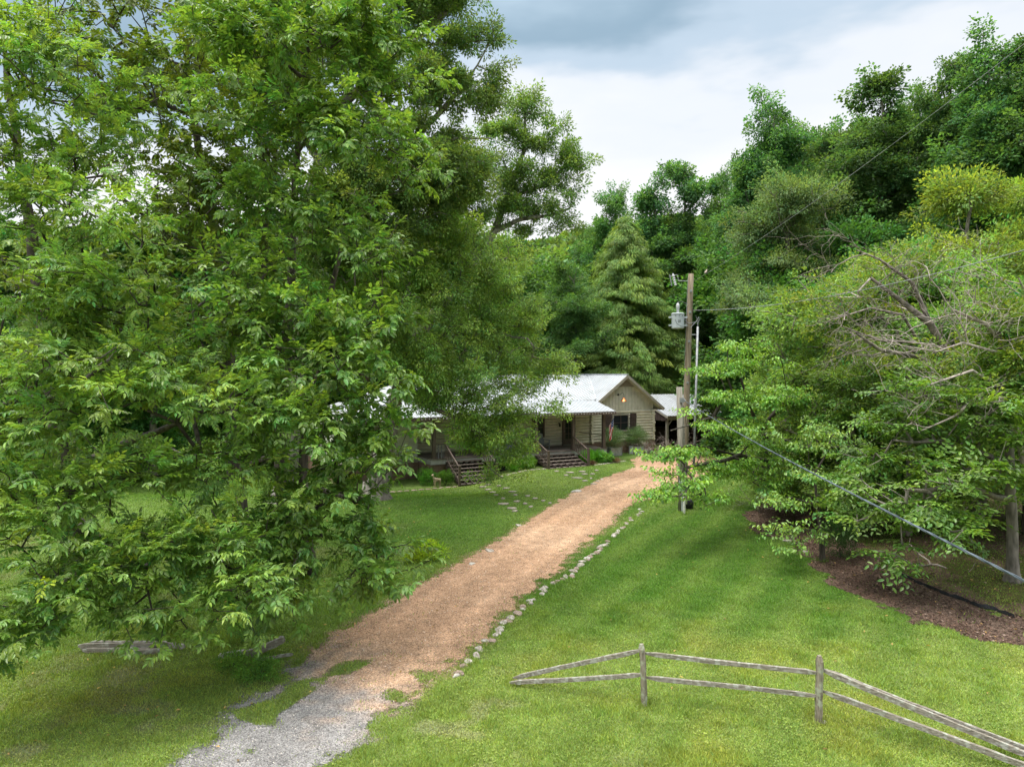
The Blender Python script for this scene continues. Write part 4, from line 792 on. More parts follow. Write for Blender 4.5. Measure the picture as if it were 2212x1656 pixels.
# ------------------------------------------------------------------ log house (local frame: x along the front, y into depth)
TH = R(29.2); HA = (-4.9, 42.1, 0)
house = empty('log_house', HA, TH, label='tan painted log house with pale metal roof and long brown-posted porch', cat='house')
def HW(s, v, z=0):
    c, n = math.cos(TH), math.sin(TH); return np.array([HA[0] + s * c - v * n, HA[1] + s * n + v * c, z])
def roof(name, poly, down, mat, parent, sp=.30, th=.06, rib=.03, ribw=.05):
    poly = np.array(poly, float); nrm = np.cross(poly[1] - poly[0], poly[2] - poly[0]); nrm /= np.linalg.norm(nrm)
    if nrm[2] < 0: nrm = -nrm; poly = poly[::-1]
    n = len(poly); mb = MB(); mb.add(np.concatenate([poly, poly - nrm * th]), [tuple(range(n)), tuple(range(2 * n - 1, n - 1, -1))] + [(i, i + n, (i + 1) % n + n, (i + 1) % n) for i in range(n)])
    d = np.array(down, float); d -= nrm * (d @ nrm); d /= np.linalg.norm(d); a = np.cross(nrm, d); o = poly[0]
    U = (poly - o) @ a; W = (poly - o) @ d
    for u in np.arange(U.min() + .06, U.max(), sp):
        ws = []
        for i in range(n):
            u1, u2, w1, w2 = U[i], U[(i + 1) % n], W[i], W[(i + 1) % n]
            if (u1 - u) * (u2 - u) < 0: ws.append(w1 + (w2 - w1) * (u - u1) / (u2 - u1))
        if len(ws) >= 2 and max(ws) - min(ws) > .1: mb.beam(o + a * u + d * (min(ws) + .01) + nrm * rib / 2, o + a * u + d * (max(ws) + .012) + nrm * rib / 2, ribw, rib, nrm)
    return mb.build(name, mat, parent)
ZE, ZB, ZR = 3.42, 4.05, 5.92
def house_build():
    r1 = roof('porch_roof', [(-5.5, -.5, ZE), (13.55, -.5, ZE), (14.25, 3.0, ZB), (-2.0, 3.0, ZB)], (0, -1, -.2), M['metalroof'], house)
    r2 = roof('main_roof', [(-2.0, 3.0, ZB + .02), (14.45, 3.0, ZB + .02), (17, 7.6, ZR), (2.6, 7.6, ZR)], (0, -1, -.4), M['metalroof'], house)
    roof('back_roof', [(2.6, 7.6, ZR), (17, 7.6, ZR), (17, 13.4, 3.5), (-3, 13.4, 3.5)], (0, 1, -.4), M['metalroof'], house)
    roof('hip_roof', [(-5.5, -.5, ZE - .004), (-2, 3.0, ZB), (2.6, 7.6, ZR), (-3, 13.4, 3.5), (-5.5, 13.4, 3.0)][:4], (-1, 0, -.4), M['metalroof'], house)
    WR = [(17, 2.55, ZR + .02), (17, 7.7, ZR + .02), (14.45, 3.0, ZB + .06), (14.2, 2.55, 5.94 - .714 * 2.8)]
    roof('wing_roof', [(17, 2.55, 5.94), (17, 7.62, 5.94), (14.4, 3.05, 5.94 - .714 * 2.6), (14.15, 2.55, 5.94 - .714 * 2.85)], (-1, 0, -.7), M['metalroof'], house)
    roof('wing_roof', [(17, 2.55, 5.94), (20.55, 2.55, 5.94 - .714 * 3.55), (20.55, 13.2, 5.94 - .714 * 3.55), (17, 13.2, 5.94)], (1, 0, -.7), M['metalroof'], house)
    m = MB(); m.beam((17, 2.5, 5.97), (17, 13.2, 5.97), .16, .035); m.beam((2.6, 7.6, 5.95), (17, 7.6, 5.95), .16, .035); m.build('ridge_cap', M['metalroof'], house)
    m = MB(); m.beam((17, 7.6, 5.97), (14.4, 3.0, 4.13), .14, .02); m.build('valley_flashing', M['metalroof'], house)
    # barge boards of the gable
    m = MB(); m.beam((17, 2.52, 5.80), (20.58, 2.52, 5.80 - .714 * 3.58), .05, .2, (.58, 0, .81)); m.beam((17, 2.52, 5.80), (14.15, 2.52, 5.80 - .714 * 2.85), .05, .2, (-.58, 0, .81)); m.beam((20.5, 2.5, 3.28), (20.5, 13.2, 3.28), .04, .18)
    m.build('barge_board', M['trim'], house)
    # soffit
    m = MB()
    for sgn, L in ((1, 3.5), (-1, 2.8)):
        a = (17, 2.6, 5.80); b = (17 + sgn * L, 2.6, 5.80 - .714 * L); m.add([a, b, (b[0], 3.2, b[2]), (17, 3.2, 5.80)], [(0, 1, 2, 3)])
    m.build('soffit', M['board'], house)
    # log walls: front plane v=3.2, s from 0 to 20
    m = MB(); z = .86; r = .112
    k = 0
    while z < 3.12:
        a = np.linspace(-.5 * math.pi, .5 * math.pi, 7); ring = [(-math.cos(t) * r * 1.1, math.sin(t) * r) for t in a]
        V = [(s, 3.2 + o[0], z + r + o[1]) for s in (.0, 20.0) for o in ring]; m.add(V, [(i, i + 1, i + 8, i + 7) for i in range(6)])
        V = [(20.0 - o[0], v, z + r + o[1]) for v in (3.1, 13) for o in ring]; m.add(V, [(i + 1, i, i + 7, i + 8) for i in range(6)])
        z += 2 * r - .012; k += 1
    m.box((0, 3.2, .7), (19.98, 3.3, 3.15)); m.box((19.9, 3.25, .7), (20, 13, 3.15)); m.box((-2.5, 12.9, .3), (20, 13, 3.2)); m.build('log_wall', M['logs'], house, smooth=True)
    # crossed log ends at corners
    for s in (14.0, 19.86):
        m = MB(); z = .86
        while z < 3.12: m.tube([(s, 3.25, z + r), (s, 2.86 + .04 * math.sin(z * 40 + s), z + r)], r * 1.01, 12); z += 2 * r - .012
        m.build('log_ends', M['logs'], house, smooth=False)
    # brick footing
    for a_, b_ in (((13.2, 3.02, -.5), (19.8, 3.25, .84)), ((19.8, 3.02, -.4), (20.03, 13, .84)), ((-5.2, 2.03, -1), (-.02, 2.2, .45)), ((.2, .06, -1), (.9, .25, .5)), ((.04, .06, -1), (.2, 3.1, .5)), ((-5.2, 2.2, -1), (-5.0, 12, .45))):
        m = MB(); m.box(a_, b_); m.build('brick_footing', M['brick'], house)
    # gable boards and battens
    def gz(s): return 5.80 - .714 * abs(s - 17)
    m = MB(); m.add([(14.05, 3.16, 3.1), (20.0, 3.16, 3.1), (20.0, 3.16, gz(20)), (17, 3.16, gz(17)), (14.05, 3.16, gz(14.05))], [(0, 1, 2, 3, 4)])
    s = 14.2
    while s < 19.95: m.box((s, 3.125, 3.12), (s + .045, 3.158, min(gz(s), 5.02) - .02)); s += .305
    m.build('gable_boards', M['board'], house)
    # horizontal trim boards across the gable
    m = MB(); m.box((14.05, 3.10, 3.06), (20, 3.17, 3.16)); m.box((15.9, 3.09, 5.0), (18.1, 3.16, 5.06)); m.box((14.05, 3.09, 3.0), (17.2, 3.14, 3.07)); m.build('trim_board', M['trim'], house)
    m = MB(); z = 5.07
    while z < 5.62:
        w = (5.74 - z) / .714; m.beam((17 - w, 3.11, z + .03), (17 + w, 3.11, z + .03), .03, .075, (0, -.6, .8)); z += .075
    m.build('gable_vent', M['trim'], house)
    # gable window
    def window(s0, s1, z0, z1, v, panes=2, shut=True, mat='trim'):
        fr = MB(); w = .1
        fr.box((s0 - w, v - .07, z0 - w), (s0, v, z1 + w)); fr.box((s1, v - .07, z0 - w), (s1 + w, v, z1 + w)); fr.box((s0, v - .07, z1), (s1, v, z1 + w)); fr.box((s0 - .03, v - .09, z0 - w), (s1 + .03, v - .002, z0))
        f = fr.build('window', M[mat], house)
        g = MB(); g.box((s0, v - .03, z0), (s1, v - .01, z1)); g.build('pane', M['glass'], f)
        b = MB(); n = panes
        for i in range(n + 1):
            x = s0 + (s1 - s0) * i / n; b.box((x - .025, v - .055, z0), (x + .025, v - .032, z1))
        for i in range(n):
            x0 = s0 + (s1 - s0) * i / n + .025; x1 = s0 + (s1 - s0) * (i + 1) / n - .025
            for zz in (z0, (z0 + z1) / 2 - .02, z1 - .04): b.box((x0, v - .05, zz), (x1, v - .031, zz + .04))
        b.build('sash', M['shutter'], f)
    window(16.05, 17.42, 1.72, 2.86, 3.07)
    for s0, s1 in ((17.62, 18.22), (15.28, 15.88)):
        m = MB(); n = 4
        for i in range(n): m.box((s0 + (s1 - s0) * i / n + .006, 2.99, 1.66), (s0 + (s1 - s0) * (i + 1) / n - .006, 3.03, 2.98))
        m.box((s0, 2.965, 1.8), (s1, 2.992, 1.92)); m.box((s0, 2.965, 2.68), (s1, 2.992, 2.80)); m.build('shutter', M['shutter'], house)
    window(9.05, 9.85, 1.6, 2.8, 3.07, 2, False, 'brown')
    window(4.6, 5.8, 1.6, 2.8, 3.07, 2, False, 'trim')
    # door with glass lights
    m = MB(); m.box((11.45, 2.98, .86), (11.58, 3.06, 3.0)); m.box((12.42, 2.98, .86), (12.56, 3.06, 3.0)); m.box((11.45, 2.98, 2.94), (12.56, 3.06, 3.06)); m.build('door_frame', M['brown'], house)
    m = MB(); m.box((11.58, 3.01, .86), (12.42, 3.05, 1.25)); m.box((11.58, 3.01, 1.25), (11.7, 3.05, 2.94)); m.box((12.3, 3.01, 1.25), (12.42, 3.05, 2.94))
    for i in range(5): m.box((11.7, 3.015, 1.25 + i * .4), (12.3, 3.045, 1.28 + i * .4))
    m.box((11.985, 3.015, 1.25), (12.015, 3.045, 2.94)); dr = m.build('door', M['brown'], house)
    g = MB(); g.box((11.7, 3.035, 1.25), (12.3, 3.06, 2.94)); g.build('door_glass', M['glass'], dr)
    g = MB(); g.lathe((11.64, 3.0, 1.85), [(.03, -.02), (.035, .0), (.02, .03)], 10, (0, -1, 0)); g.build('door_handle', M['steel'], dr)
    m = MB(); m.box((11.5, 2.9, .853), (12.5, 2.98, .9)); m.build('door_step', M['trim'], house)
    m = MB(); m.box((11.12, 2.98, 2.42), (11.24, 3.05, 2.48)); m.lathe((11.18, 2.93, 2.2), [(.05, 0), (.07, .05), (.06, .2), (.02, .26)], 8); m.build('wall_lantern', M['darkmetal'], house)
    # left room: board siding above brick
    m = MB(); m.box((-5.2, 2.1, .45), (-.02, 2.2, 3.7))
    s = -5.1
    while s < -.1: m.box((s, 2.07, .62), (s + .045, 2.1, 3.6)); s += .3
    m.box((-.1, 2.2, .45), (0, 3.2, 3.8)); m.box((-5.2, 2.2, .45), (-5.1, 12, 3.4)); m.build('side_siding', M['board'], house)
    m = MB(); m.box((-5.22, 2.04, .45), (0, 2.1, .62)); m.build('siding_trim', M['trim'], house)
    window(-3.2, -2.2, 1.3, 2.6, 2.05, 2, False, 'trim')
    # porch deck
    m = MB(); m.box((-.02, -.06, .79), (13.15, 3.1, .85)); m.build('porch_floor', M['deck'], house)
    m = MB(); m.box((0, -.03, .5), (13.12, .03, .79)); m.box((0, .03, .5), (.05, 3.1, .79)); m.box((13.07, .03, .5), (13.12, 3.1, .79)); m.build('porch_skirt', M['skirt'], house)
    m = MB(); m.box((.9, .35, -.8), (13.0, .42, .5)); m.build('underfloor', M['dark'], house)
    for s in (1.0, 4.0, 7.0, 10.4, 13.0):
        m = MB(); m.box((s - .12, .1, -.8), (s + .12, .32, .5)); m.build('pier', M['brick'], house)
    # posts and beam
    for s in (.25, 3.55, 7.45, 10.4, 12.95):
        m = MB(); m.box((s - .1, .0, .85), (s + .1, .2, 3.22)); m.box((s - .13, -.03, .852), (s + .13, .23, .97)); m.build('porch_post', M['brown'], house)
    m = MB(); m.box((-5.3, .02, 3.2), (13.1, .18, 3.42)); m.box((12.95, .18, 3.2), (13.1, 3.0, 3.42)); m.build('porch_beam', M['brown'], house)
    m = MB(); m.box((-5.5, -.53, 3.2), (13.57, -.49, 3.38)); m.beam((13.56, -.5, 3.3), (14.2, 2.9, 3.95), .04, .16); m.build('fascia', M['brown'], house)
    m = MB(); m.add([(-5.4, -.48, 3.21), (13.5, -.48, 3.21), (13.5, 3.1, 3.22), (-5.4, 3.1, 3.22)], [(3, 2, 1, 0)]); m.build('porch_ceiling', M['brown'], house)
    # roof vent pipe
    m = MB(); m.lathe((11.9, 4.3, 4.52), [(.11, 0), (.09, .06), (.035, .1), (.03, .42)], 10); m.build('vent_pipe', M['steel'], house)
    # barn light on the gable
    m = MB(); m.lathe((16.55, 3.12, 4.42), [(.07, 0), (.07, .03), (.03, .05)], 12, (0, -1, 0))
    a = np.linspace(0, math.pi, 9); m.tube([(16.55, 3.1, 4.42)] + [(16.55 + .02, 2.85 - .22 * (1 - math.cos(t)) * .9, 4.42 + .12 * math.sin(t)) for t in a] + [(16.57, 2.45, 4.2)], .014, 6); w = m.build('wall_lamp', M['darkmetal'], house)
    m = MB(); m.lathe((16.57, 2.45, 3.92), [(.25, 0), (.245, .02), (.18, .09), (.08, .17), (.06, .27), (.05, .29)], 20); m.build('lamp_shade', M['copper'], w, True)
    m = MB(); m.lathe((16.57, 2.45, 3.93), [(.02, -.02), (.06, .02), (.05, .08)], 12); m.build('bulb', M['glow'], w)
    # cable railings
    for s0, s1 in ((3.65, 7.35), (.35, .95)):
        m = MB(); m.beam((s0, .1, 1.72), (s1, .1, 1.72), .09, .04); f = m.build('railing', M['brown'], house)
        m = MB()
        for i in range(8): m.tube([(s0, .1, .97 + i * .09), (s1, .1, .97 + i * .09)], .006, 5)
        for s in np.linspace(s0, s1, 4)[1:-1]: m.box((s - .02, .08, .85), (s + .02, .12, 1.70))
        m.build('rail_cables', M['steel'], f)
    m = MB(); m.beam((13.0, .2, 1.72), (13.0, 3.1, 1.72), .07, .04); f = m.build('railing', M['brown'], house)
    # string lights along the eave
    m = MB()
    rn = random.Random(4)
    for i in range(64):
        s = -1 + i * .228; m.lathe((s, -.56, 3.30 - .04 * abs(math.sin(i * 1.3))), [(.012, 0), (.022, .03), (.012, .06)], 6)
    for i in range(12): m.lathe((19.75, 2.95, 3.0 + i * .13), [(.01, 0), (.018, .03), (.01, .06)], 5)
    m.build('string_lights', M['bulb'], house)
    # stairs
    def stairs(s0, s1, nstep, rise, run, zb):
        root = house
        st = MB(); tr_ = MB(); rl = MB()
        v0 = -.06 - run * nstep
        for i in range(nstep):
            z = .85 - rise * (i + 1) ; v = -.06 - run * (i + 1)
            t = MB(); t.box((s0, v - .03, z - .045), (s1, v + run * .96, z)); t.build('stair_tread', M['stair'], house)
        t = MB(); n = 6
        for k in range(n + 1):
            s = s0 + .03 + (s1 - s0 - .06) * k / n; t.beam((s, -.05, .85 - rise - .2), (s, v0, zb + .02), .05, .22)
            for i in range(nstep): t.box((s - .025, -.06 - run * (i + 1) + .02, .85 - rise * (i + 2) + .0), (s + .025, -.06 - run * i, .85 - rise * (i + 1) - .046))
        t.build('stringer', M['shutter'], house)
        for s, g in ((s0 - .06, 0), (s1 + .06, 1)):
            t = MB(); zt = zb + 1.12; t.box((s - .065, v0 - .1, zb - .05), (s + .065, v0 + .03, zt)); t.box((s - .08, v0 - .115, zt), (s + .08, v0 + .045, zt + .03)); t.build('newel_post', M['brown'], house)
            t = MB(); a = np.array((s, -.02, 1.82)); b = np.array((s, v0, zb + 1.05)); t.beam(a, b, .07, .06); lo = np.array((0, 0, -.82)); t.beam(a + lo, b + lo * .93, .05, .05)
            for q in np.linspace(.06, .94, 9): p = a + (b - a) * q; t.beam(p + (0, 0, -.8), p, .035, .035)
            t.build('stair_rail', M['brown'], house)
    stairs(7.25, 10.2, 5, .165, .36, -.0)
    stairs(.95, 3.3, 7, .185, .30, -.5)
house_build()

# things on and around the porch
def adirondack(loc, rz, label, mat='chair'):
    r = empty('porch_chair', loc, rz, label=label, cat='chair', group='porch chairs')
    m = MB()
    for i in range(5): m.beam((-.24 + i * .115, .25, .30), (-.24 + i * .115 + (i - 2) * .02, .52, 1.02 - .03 * abs(i - 2)), .10, .02, (0, -1, .3))
    m.build('backrest', M[mat], r)
    m = MB()
    for i in range(5): m.box((-.28, -.28 + i * .12, .36 - i * .025), (.28, -.18 + i * .12, .38 - i * .025))
    m.build('seat', M[mat], r)
    for s in (-1, 1):
        m = MB(); m.box((s * .34 - .06, -.34, .56), (s * .34 + .06, .42, .585)); m.build('armrest', M[mat], r)
        m = MB(); m.box((s * .30 - .02, -.32, 0), (s * .30 + .02, -.24, .56)); m.beam((s * .28, -.28, .32), (s * .28, .55, .06), .03, .1); m.box((s * .30 - .02, .34, 0), (s * .30 + .02, .42, .56)); m.build('leg', M[mat], r)
adirondack(HW(9.15, 1.9, .852), TH + .1, 'grey-blue slatted porch chair beside the door, right of the fern')
adirondack(HW(6.5, 1.6, .852), TH + .25, 'slatted porch chair behind the cable railing left of the steps')
def plant_obj(name, b, r, n, col, seed, label, pr=PR_SHRUB, h=.8, mat='leaf_matte', sc_=(.8, 1.2), flat_=1.0, cat='shrub', parent_pot=None):
    rng = np.random.default_rng(seed); root = empty(name, b, label=label, cat=cat); u = rnd_unit(rng, n); q = rng.random(n) ** .4
    pts = u * q[:, None] * np.array([r, r, h / 2]) * (1 + .15 * np.sin(u[:, :1] * 7)) + np.array([0, 0, h / 2 * 1.02]); me, _ = foliage('leaves', pts, u + np.array([0, 0, .5]), pr, rng, col, M[mat], scale=sc_, yel=.1); link('leaves', me, root)
    m = MB()
    for i in range(7): m.tube([(0, 0, 0), tuple(pts[i] * .5), tuple(pts[i])], [.012, .008, .004], 4, False)
    m.build('stems', M['bark'], root); return root
def hp(s, v): w = HW(s, v); return onG(w[0], w[1])
fern = HW(8.35, 2.0, .852)
m = MB(); m.lathe((0, 0, 0), [(.13, 0), (.17, .3), (.18, .32)], 14); tag(m.build('flower_pot', M['stone_dark'], None, loc=fern), 'round pot holding the fern on the porch by the grey-blue chair', 'plant pot')
plant_obj('porch_fern', fern + (0, 0, .3), .42, 60, (.06, .14, .02), 51, 'bushy green fern in its pot on the porch by the steps', h=.6)
# shrubs in front of the porch
plant_obj('boxwood_shrub', hp(11.0, -.75), .55, 190, (.075, .20, .012), 52, 'round bright green shrub right of the front steps', h=.95)
plant_obj('boxwood_shrub', hp(11.9, -.55), .5, 150, (.07, .19, .012), 53, 'bright green shrub below the flag corner of the porch', h=.85)
plant_obj('hosta_plant', hp(12.4, -1.0), .42, 40, (.10, .22, .05), 54, 'broad-leaved hosta at the porch corner', pr=[proto_tuft(rg, 12, (.2, .2, .12), .2, .11, 6, .3, .1) for _ in range(3)], h=.5, cat='plant')
plant_obj('heuchera_plant', hp(12.9, -1.35), .3, 40, (.10, .06, .045), 55, 'low reddish-brown plant at the bed edge by the porch corner', h=.28, cat='plant')
plant_obj('heuchera_plant', hp(10.75, -1.6), .22, 30, (.10, .06, .045), 56, 'small reddish plant against the right newel post', h=.25, cat='plant')
plant_obj('boxwood_shrub', hp(6.3, -.9), .6, 190, (.075, .20, .012), 57, 'bright green shrub left of the front steps', h=.8)
plant_obj('boxwood_shrub', hp(5.3, -.8), .55, 150, (.075, .19, .014), 58, 'green shrub below the cable railing', h=.8)
plant_obj('boxwood_shrub', hp(-.6, -.9), .6, 170, (.05, .13, .012), 59, 'dark green shrub against the brick porch corner', h=1.0)
plant_obj('boxwood_shrub', hp(.3, -1.5), .5, 130, (.05, .13, .012), 60, 'dark shrub left of the leafy left steps beside the deer statue', h=.9)
plant_obj('yellow_shrub', G(935, 1208), .45, 60, (.19, .26, .02), 61, 'yellow-green leafy clump at the left edge of the drive', pr=[proto_tuft(rg, 20, (.14, .14, .16), .12, .035, 4, .2, -.3) for _ in range(3)], h=.55)
plant_obj('yellow_shrub', G(898, 1214), .35, 45, (.17, .24, .02), 62, 'smaller yellow-green clump left of its larger twin by the drive', pr=[proto_tuft(rg, 20, (.12, .12, .12), .1, .03, 4, .2, -.3) for _ in range(3)], h=.4)
# planters with conifers
def planter(s, v, rz, seed, label, label2, mat):
    b = hp(s, v); r = empty('metal_planter', b, TH + rz, label=label, cat='planter', group='galvanized planters')
    m = MB(); W, D, H, t = .5, .28, .58, .02
    m.box((-W, -D, 0), (W, -D + t, H)); m.box((-W, D - t, 0), (W, D, H)); m.box((-W, -D + t, 0), (-W + t, D - t, H)); m.box((W - t, -D + t, 0), (W, D - t, H)); m.build('box', M[mat], r)
    m = MB()
    for sx in (-1, 1):
        for sy in (-1, 1): m.box((sx * W - .035, sy * D - .035, 0), (sx * W + .035, sy * D + .035, H + .03))
    m.box((-W + .036, -D - .02, H - .01), (W - .036, -D + .03, H + .025)); m.box((-W + .036, D - .03, H - .01), (W - .036, D + .02, H + .025)); m.build('rim', M['steel' if mat == 'galv' else 'stair'], r)
    m = MB(); m.box((-W + t, -D + t, H - .1), (W - t, D - t, H - .05)); m.build('soil', M['dark'], r)
    plant_obj('planter_shrub', b + (0, 0, .5), .85, 300, (.085, .135, .06), seed, label2, pr=[proto_tuft(rg, 40, (.18, .18, .2), .1, .012, 4, .1, -.5) for _ in range(3)], h=1.55, sc_=(.7, 1.15))
planter(15.3, 2.0, 0, 63, 'shiny galvanized planter box below the gable window', 'blue-green shrub filling the shiny planter by the flag', 'galv')
planter(17.55, 2.15, 0, 64, 'darker weathered planter box right of the shiny one', 'blue-green shrub in the darker planter below the shutter', 'xfmr')
# stone fire ring with driftwood
def rock_mesh(seed, n=2, flat_=.7):
    rng = np.random.default_rng(seed)
    import bmesh
    bm = bmesh.new(); bmesh.ops.create_icosphere(bm, subdivisions=n, radius=.5)
    k = rnd_unit(rng, 7); h = rng.uniform(.30, .43, 7)
    for v in bm.verts:
        c = np.array(v.co)
        for kk, hh in zip(k, h):
            d = c @ kk - hh
            if d > 0: c = c - kk * d
        c = c * (1 + rng.normal() * .02); c[2] *= flat_; v.co = c
    me = bpy.data.meshes.new('stone'); bm.to_mesh(me); bm.free(); return me
ROCKS = [rock_mesh(200 + i) for i in range(8)]
def rock(name, b, size, rz, mat, label, cat, group, sz=(1, 1, 1), mi=0, src=None):
    me = ROCKS[mi % 8].copy(); me.materials.append(M[mat]); o = link(name, me, None, b + np.array([0, 0, size * .04]), rz); o.scale = (size * sz[0], size * sz[1], size * sz[2]); return tag(o, label, cat, group)
fp = G(1385, 977)
rn = random.Random(8)
fr_ = empty('fire_ring', fp, .3, label='low ring of flat stacked stones on the gravel by the planters', cat='fire pit')
for lay in range(2):
    m = MB()
    for i in range(13):
        a = i * 6.283 / 13 + lay * .25; rr = .62; c, s_ = math.cos(a), math.sin(a); rot = [[c, -s_, 0], [s_, c, 0], [0, 0, 1]]
        m.box((-.14, -.15, 0), (.14, .15, .12), rot, (c * rr, s_ * rr, lay * .125 + .005))
    m.build('stone_course', M['stone'], fr_)
m = MB(); rg2 = np.random.default_rng(3)
for i in range(7): bare_branch(m, (rg2.normal() * .15, rg2.normal() * .1, .12), (rg2.normal() * .9, rg2.normal() * .4, .45), .75, .07, 1, rg2, .5, (1, 2))
tag(m.build('driftwood_pile', M['post_grey'], None, True, loc=fp + (0.1, 0, .1)), 'grey driftwood pieces heaped in the stone ring', 'driftwood')
# deer statue
def deer():
    b = hp(-.35, -1.75); me = bpy.data.meshes.new('deer'); V = [(0, 0, .42), (.2, 0, .43), (-.15, 0, .45), (-.24, 0, .58), (-.28, 0, .70), (-.37, 0, .69), (.27, 0, .47)]
    E = [(0, 1), (0, 2), (2, 3), (3, 4), (4, 5), (1, 6)]; Rr = [.085, .085, .08, .045, .05, .025, .02]
    for x, par_ in ((-.15, 2), (.2, 1)):
        for s in (-1, 1):
            i = len(V); V += [(x, s * .05, .3), (x + (.03 if x > 0 else 0), s * .05, .17), (x, s * .05, .0)]; E += [(par_, i), (i, i + 1), (i + 1, i + 2)]; Rr += [.04, .02, .018]
    for s in (-1, 1): i = len(V); V.append((-.25, s * .08, .77)); E.append((4, i)); Rr.append(.014)
    me.from_pydata(V, E, []); o = link('deer_statue', me, None, b, TH + .2); md = o.modifiers.new('skin', 'SKIN')
    for v, r in zip(me.skin_vertices[0].data if me.skin_vertices else [], Rr): v.radius = (r, r)
    if not me.skin_vertices:
        import bmesh
        bm = bmesh.new(); bm.from_mesh(me); l = bm.verts.layers.skin.verify(); bm.verts.ensure_lookup_table()
        for v, r in zip(bm.verts, Rr): v[l].radius = (r, r)
        bm.verts[0][l].use_root = True; bm.to_mesh(me); bm.free()
    s = o.modifiers.new('sub', 'SUBSURF'); s.levels = 1; s.render_levels = 2; me.materials.append(M['deer']); tag(o, 'small tan standing deer statue in front of the brick porch corner', 'statue')
deer()
# flag on its pole
def flag():
    a = HW(12.95, -.02, 2.0); b = a + (HW(.25, -.75) - HW(0, 0)) + np.array([0, 0, 1.0])
    r = empty('flag', a, label='American flag hanging from an angled pole on the right porch post', cat='flag')
    m = MB(); m.tube([(0, 0, 0), tuple(b - a)], .014, 8); m.lathe(tuple(b - a), [(.01, 0), (.03, .03), (.01, .06)], 8); m.build('pole', M['darkmetal'], r)
    # cloth: hoist along the pole, fly hanging down in folds
    h0 = (b - a) * .98; h1 = (b - a) * .42; nu, nv = 40, 26; V = []
    rng = np.random.default_rng(2)
    for j in range(nv + 1):
        t = j / nv; hp_ = h0 + (h1 - h0) * t
        for i in range(nu + 1):
            u = i / nu; g = math.sin(u * 1.5) ; fold = .055 * math.sin(t * 13 + u * 3) * min(1, u * 3)
            x = hp_ * (1 - .62 * min(1, u * 1.6)) + (h1 * .5 + h0 * .35) * (.62 * min(1, u * 1.6)); ux = x + np.array([fold, -.06 * math.cos(t * 11 + u * 2) * min(1, u * 3), -1.12 * u + .02 * math.sin(t * 9)]); V.append(ux)
    def sub(name, sel, mat):
        F = [(j * (nu + 1) + i, j * (nu + 1) + i + 1, (j + 1) * (nu + 1) + i + 1, (j + 1) * (nu + 1) + i) for j in range(nv) for i in range(nu) if sel(i, j)]
        link(name, mkmesh(name, V, [np.array(F)], smooth=True, mats=[mat]), r)
    can = lambda i, j: i < 16 and j < 14
    star = lambda i, j: can(i, j) and i % 2 == 1 and j % 2 == 1 and (i // 2 + j // 2) % 2 == 0 and i < 15
    sub('red_stripes', lambda i, j: not can(i, j) and (j // 2) % 2 == 0, M['red']); sub('white_stripes', lambda i, j: not can(i, j) and (j // 2) % 2 == 1, M['fwhite'])
    sub('canton', lambda i, j: can(i, j) and not star(i, j), M['blue']); sub('stars', star, M['fwhite'])
flag()

# ------------------------------------------------------------------ open shed right of the house
def shed():
    r = empty('open_shed', HA, TH, label='open-sided shed with pale metal roof behind the poles', cat='shed')
    roof('roof', [(21.9, 3.65, 2.62), (34, 3.65, 2.62), (34, 7.65, 4.2), (21.9, 7.65, 4.2)], (0, -1, -.4), M['metalroof'], r); roof('roof', [(21.9, 7.65, 4.2), (34, 7.65, 4.2), (34, 11.65, 2.62), (21.9, 11.65, 2.62)], (0, 1, -.4), M['metalroof'], r)
    m = MB(); m.box((22.0, 3.95, 2.25), (33.9, 4.1, 2.5)); m.box((22.0, 11.2, 2.25), (33.9, 11.35, 2.5)); m.beam((21.93, 3.62, 2.50), (21.93, 7.65, 4.08), .05, .2); m.beam((21.93, 11.68, 2.50), (21.93, 7.65, 4.08), .05, .2); m.build('beam', M['trim'], r)
    m = MB(); m.add([(22.0, 3.8, 2.2), (22.0, 11.5, 2.2), (22.0, 11.5, 2.5), (22.0, 7.65, 4.05), (22.0, 3.8, 2.5)], [(0, 1, 2, 3, 4)]); v = 4.0
    while v < 11.4: m.box((21.96, v, 2.2), (21.998, v + .04, 2.45 + .39 * min(v - 3.8, 11.5 - v) - .03)); v += .3
    m.build('gable_boards', M['shutter'], r)
    for s in (22.2, 26.3, 30.4, 33.7):
        for v in (4.02, 11.27): m = MB(); m.box((s - .09, v - .09, -.2), (s + .09, v + .09, 2.25)); m.beam((s, v, 1.7), (s + .5, v, 2.24), .08, .08); m.build('post', M['post_grey'], r)
    m = MB(); m.box((25.5, 11.0, -.2), (34, 11.1, 2.2)); m.box((33.8, 4.2, -.2), (33.9, 11, 2.2)); m.build('back_wall', M['dark'], r)
    # stored timber, its own things
    for i, (s, v, L, lab) in enumerate(((24.4, 8.6, 3.0, 'left stack of dark boards stored in the open shed'), (28.6, 8.2, 3.4, 'right stack of dark boards stored in the open shed'))):
        b = hp(s, v); m = MB(); q = random.Random(i)
        for k in range(8):
            for w in range(5): m.box((-L / 2 + q.uniform(-.15, .15), -.7 + w * .29, .02 + k * .16), (L / 2 + q.uniform(-.15, .15), -.44 + w * .29, .15 + k * .16))
        tag(m.build('lumber_stack', M['brown'], None, loc=b, rz=TH), lab, 'lumber')
shed()

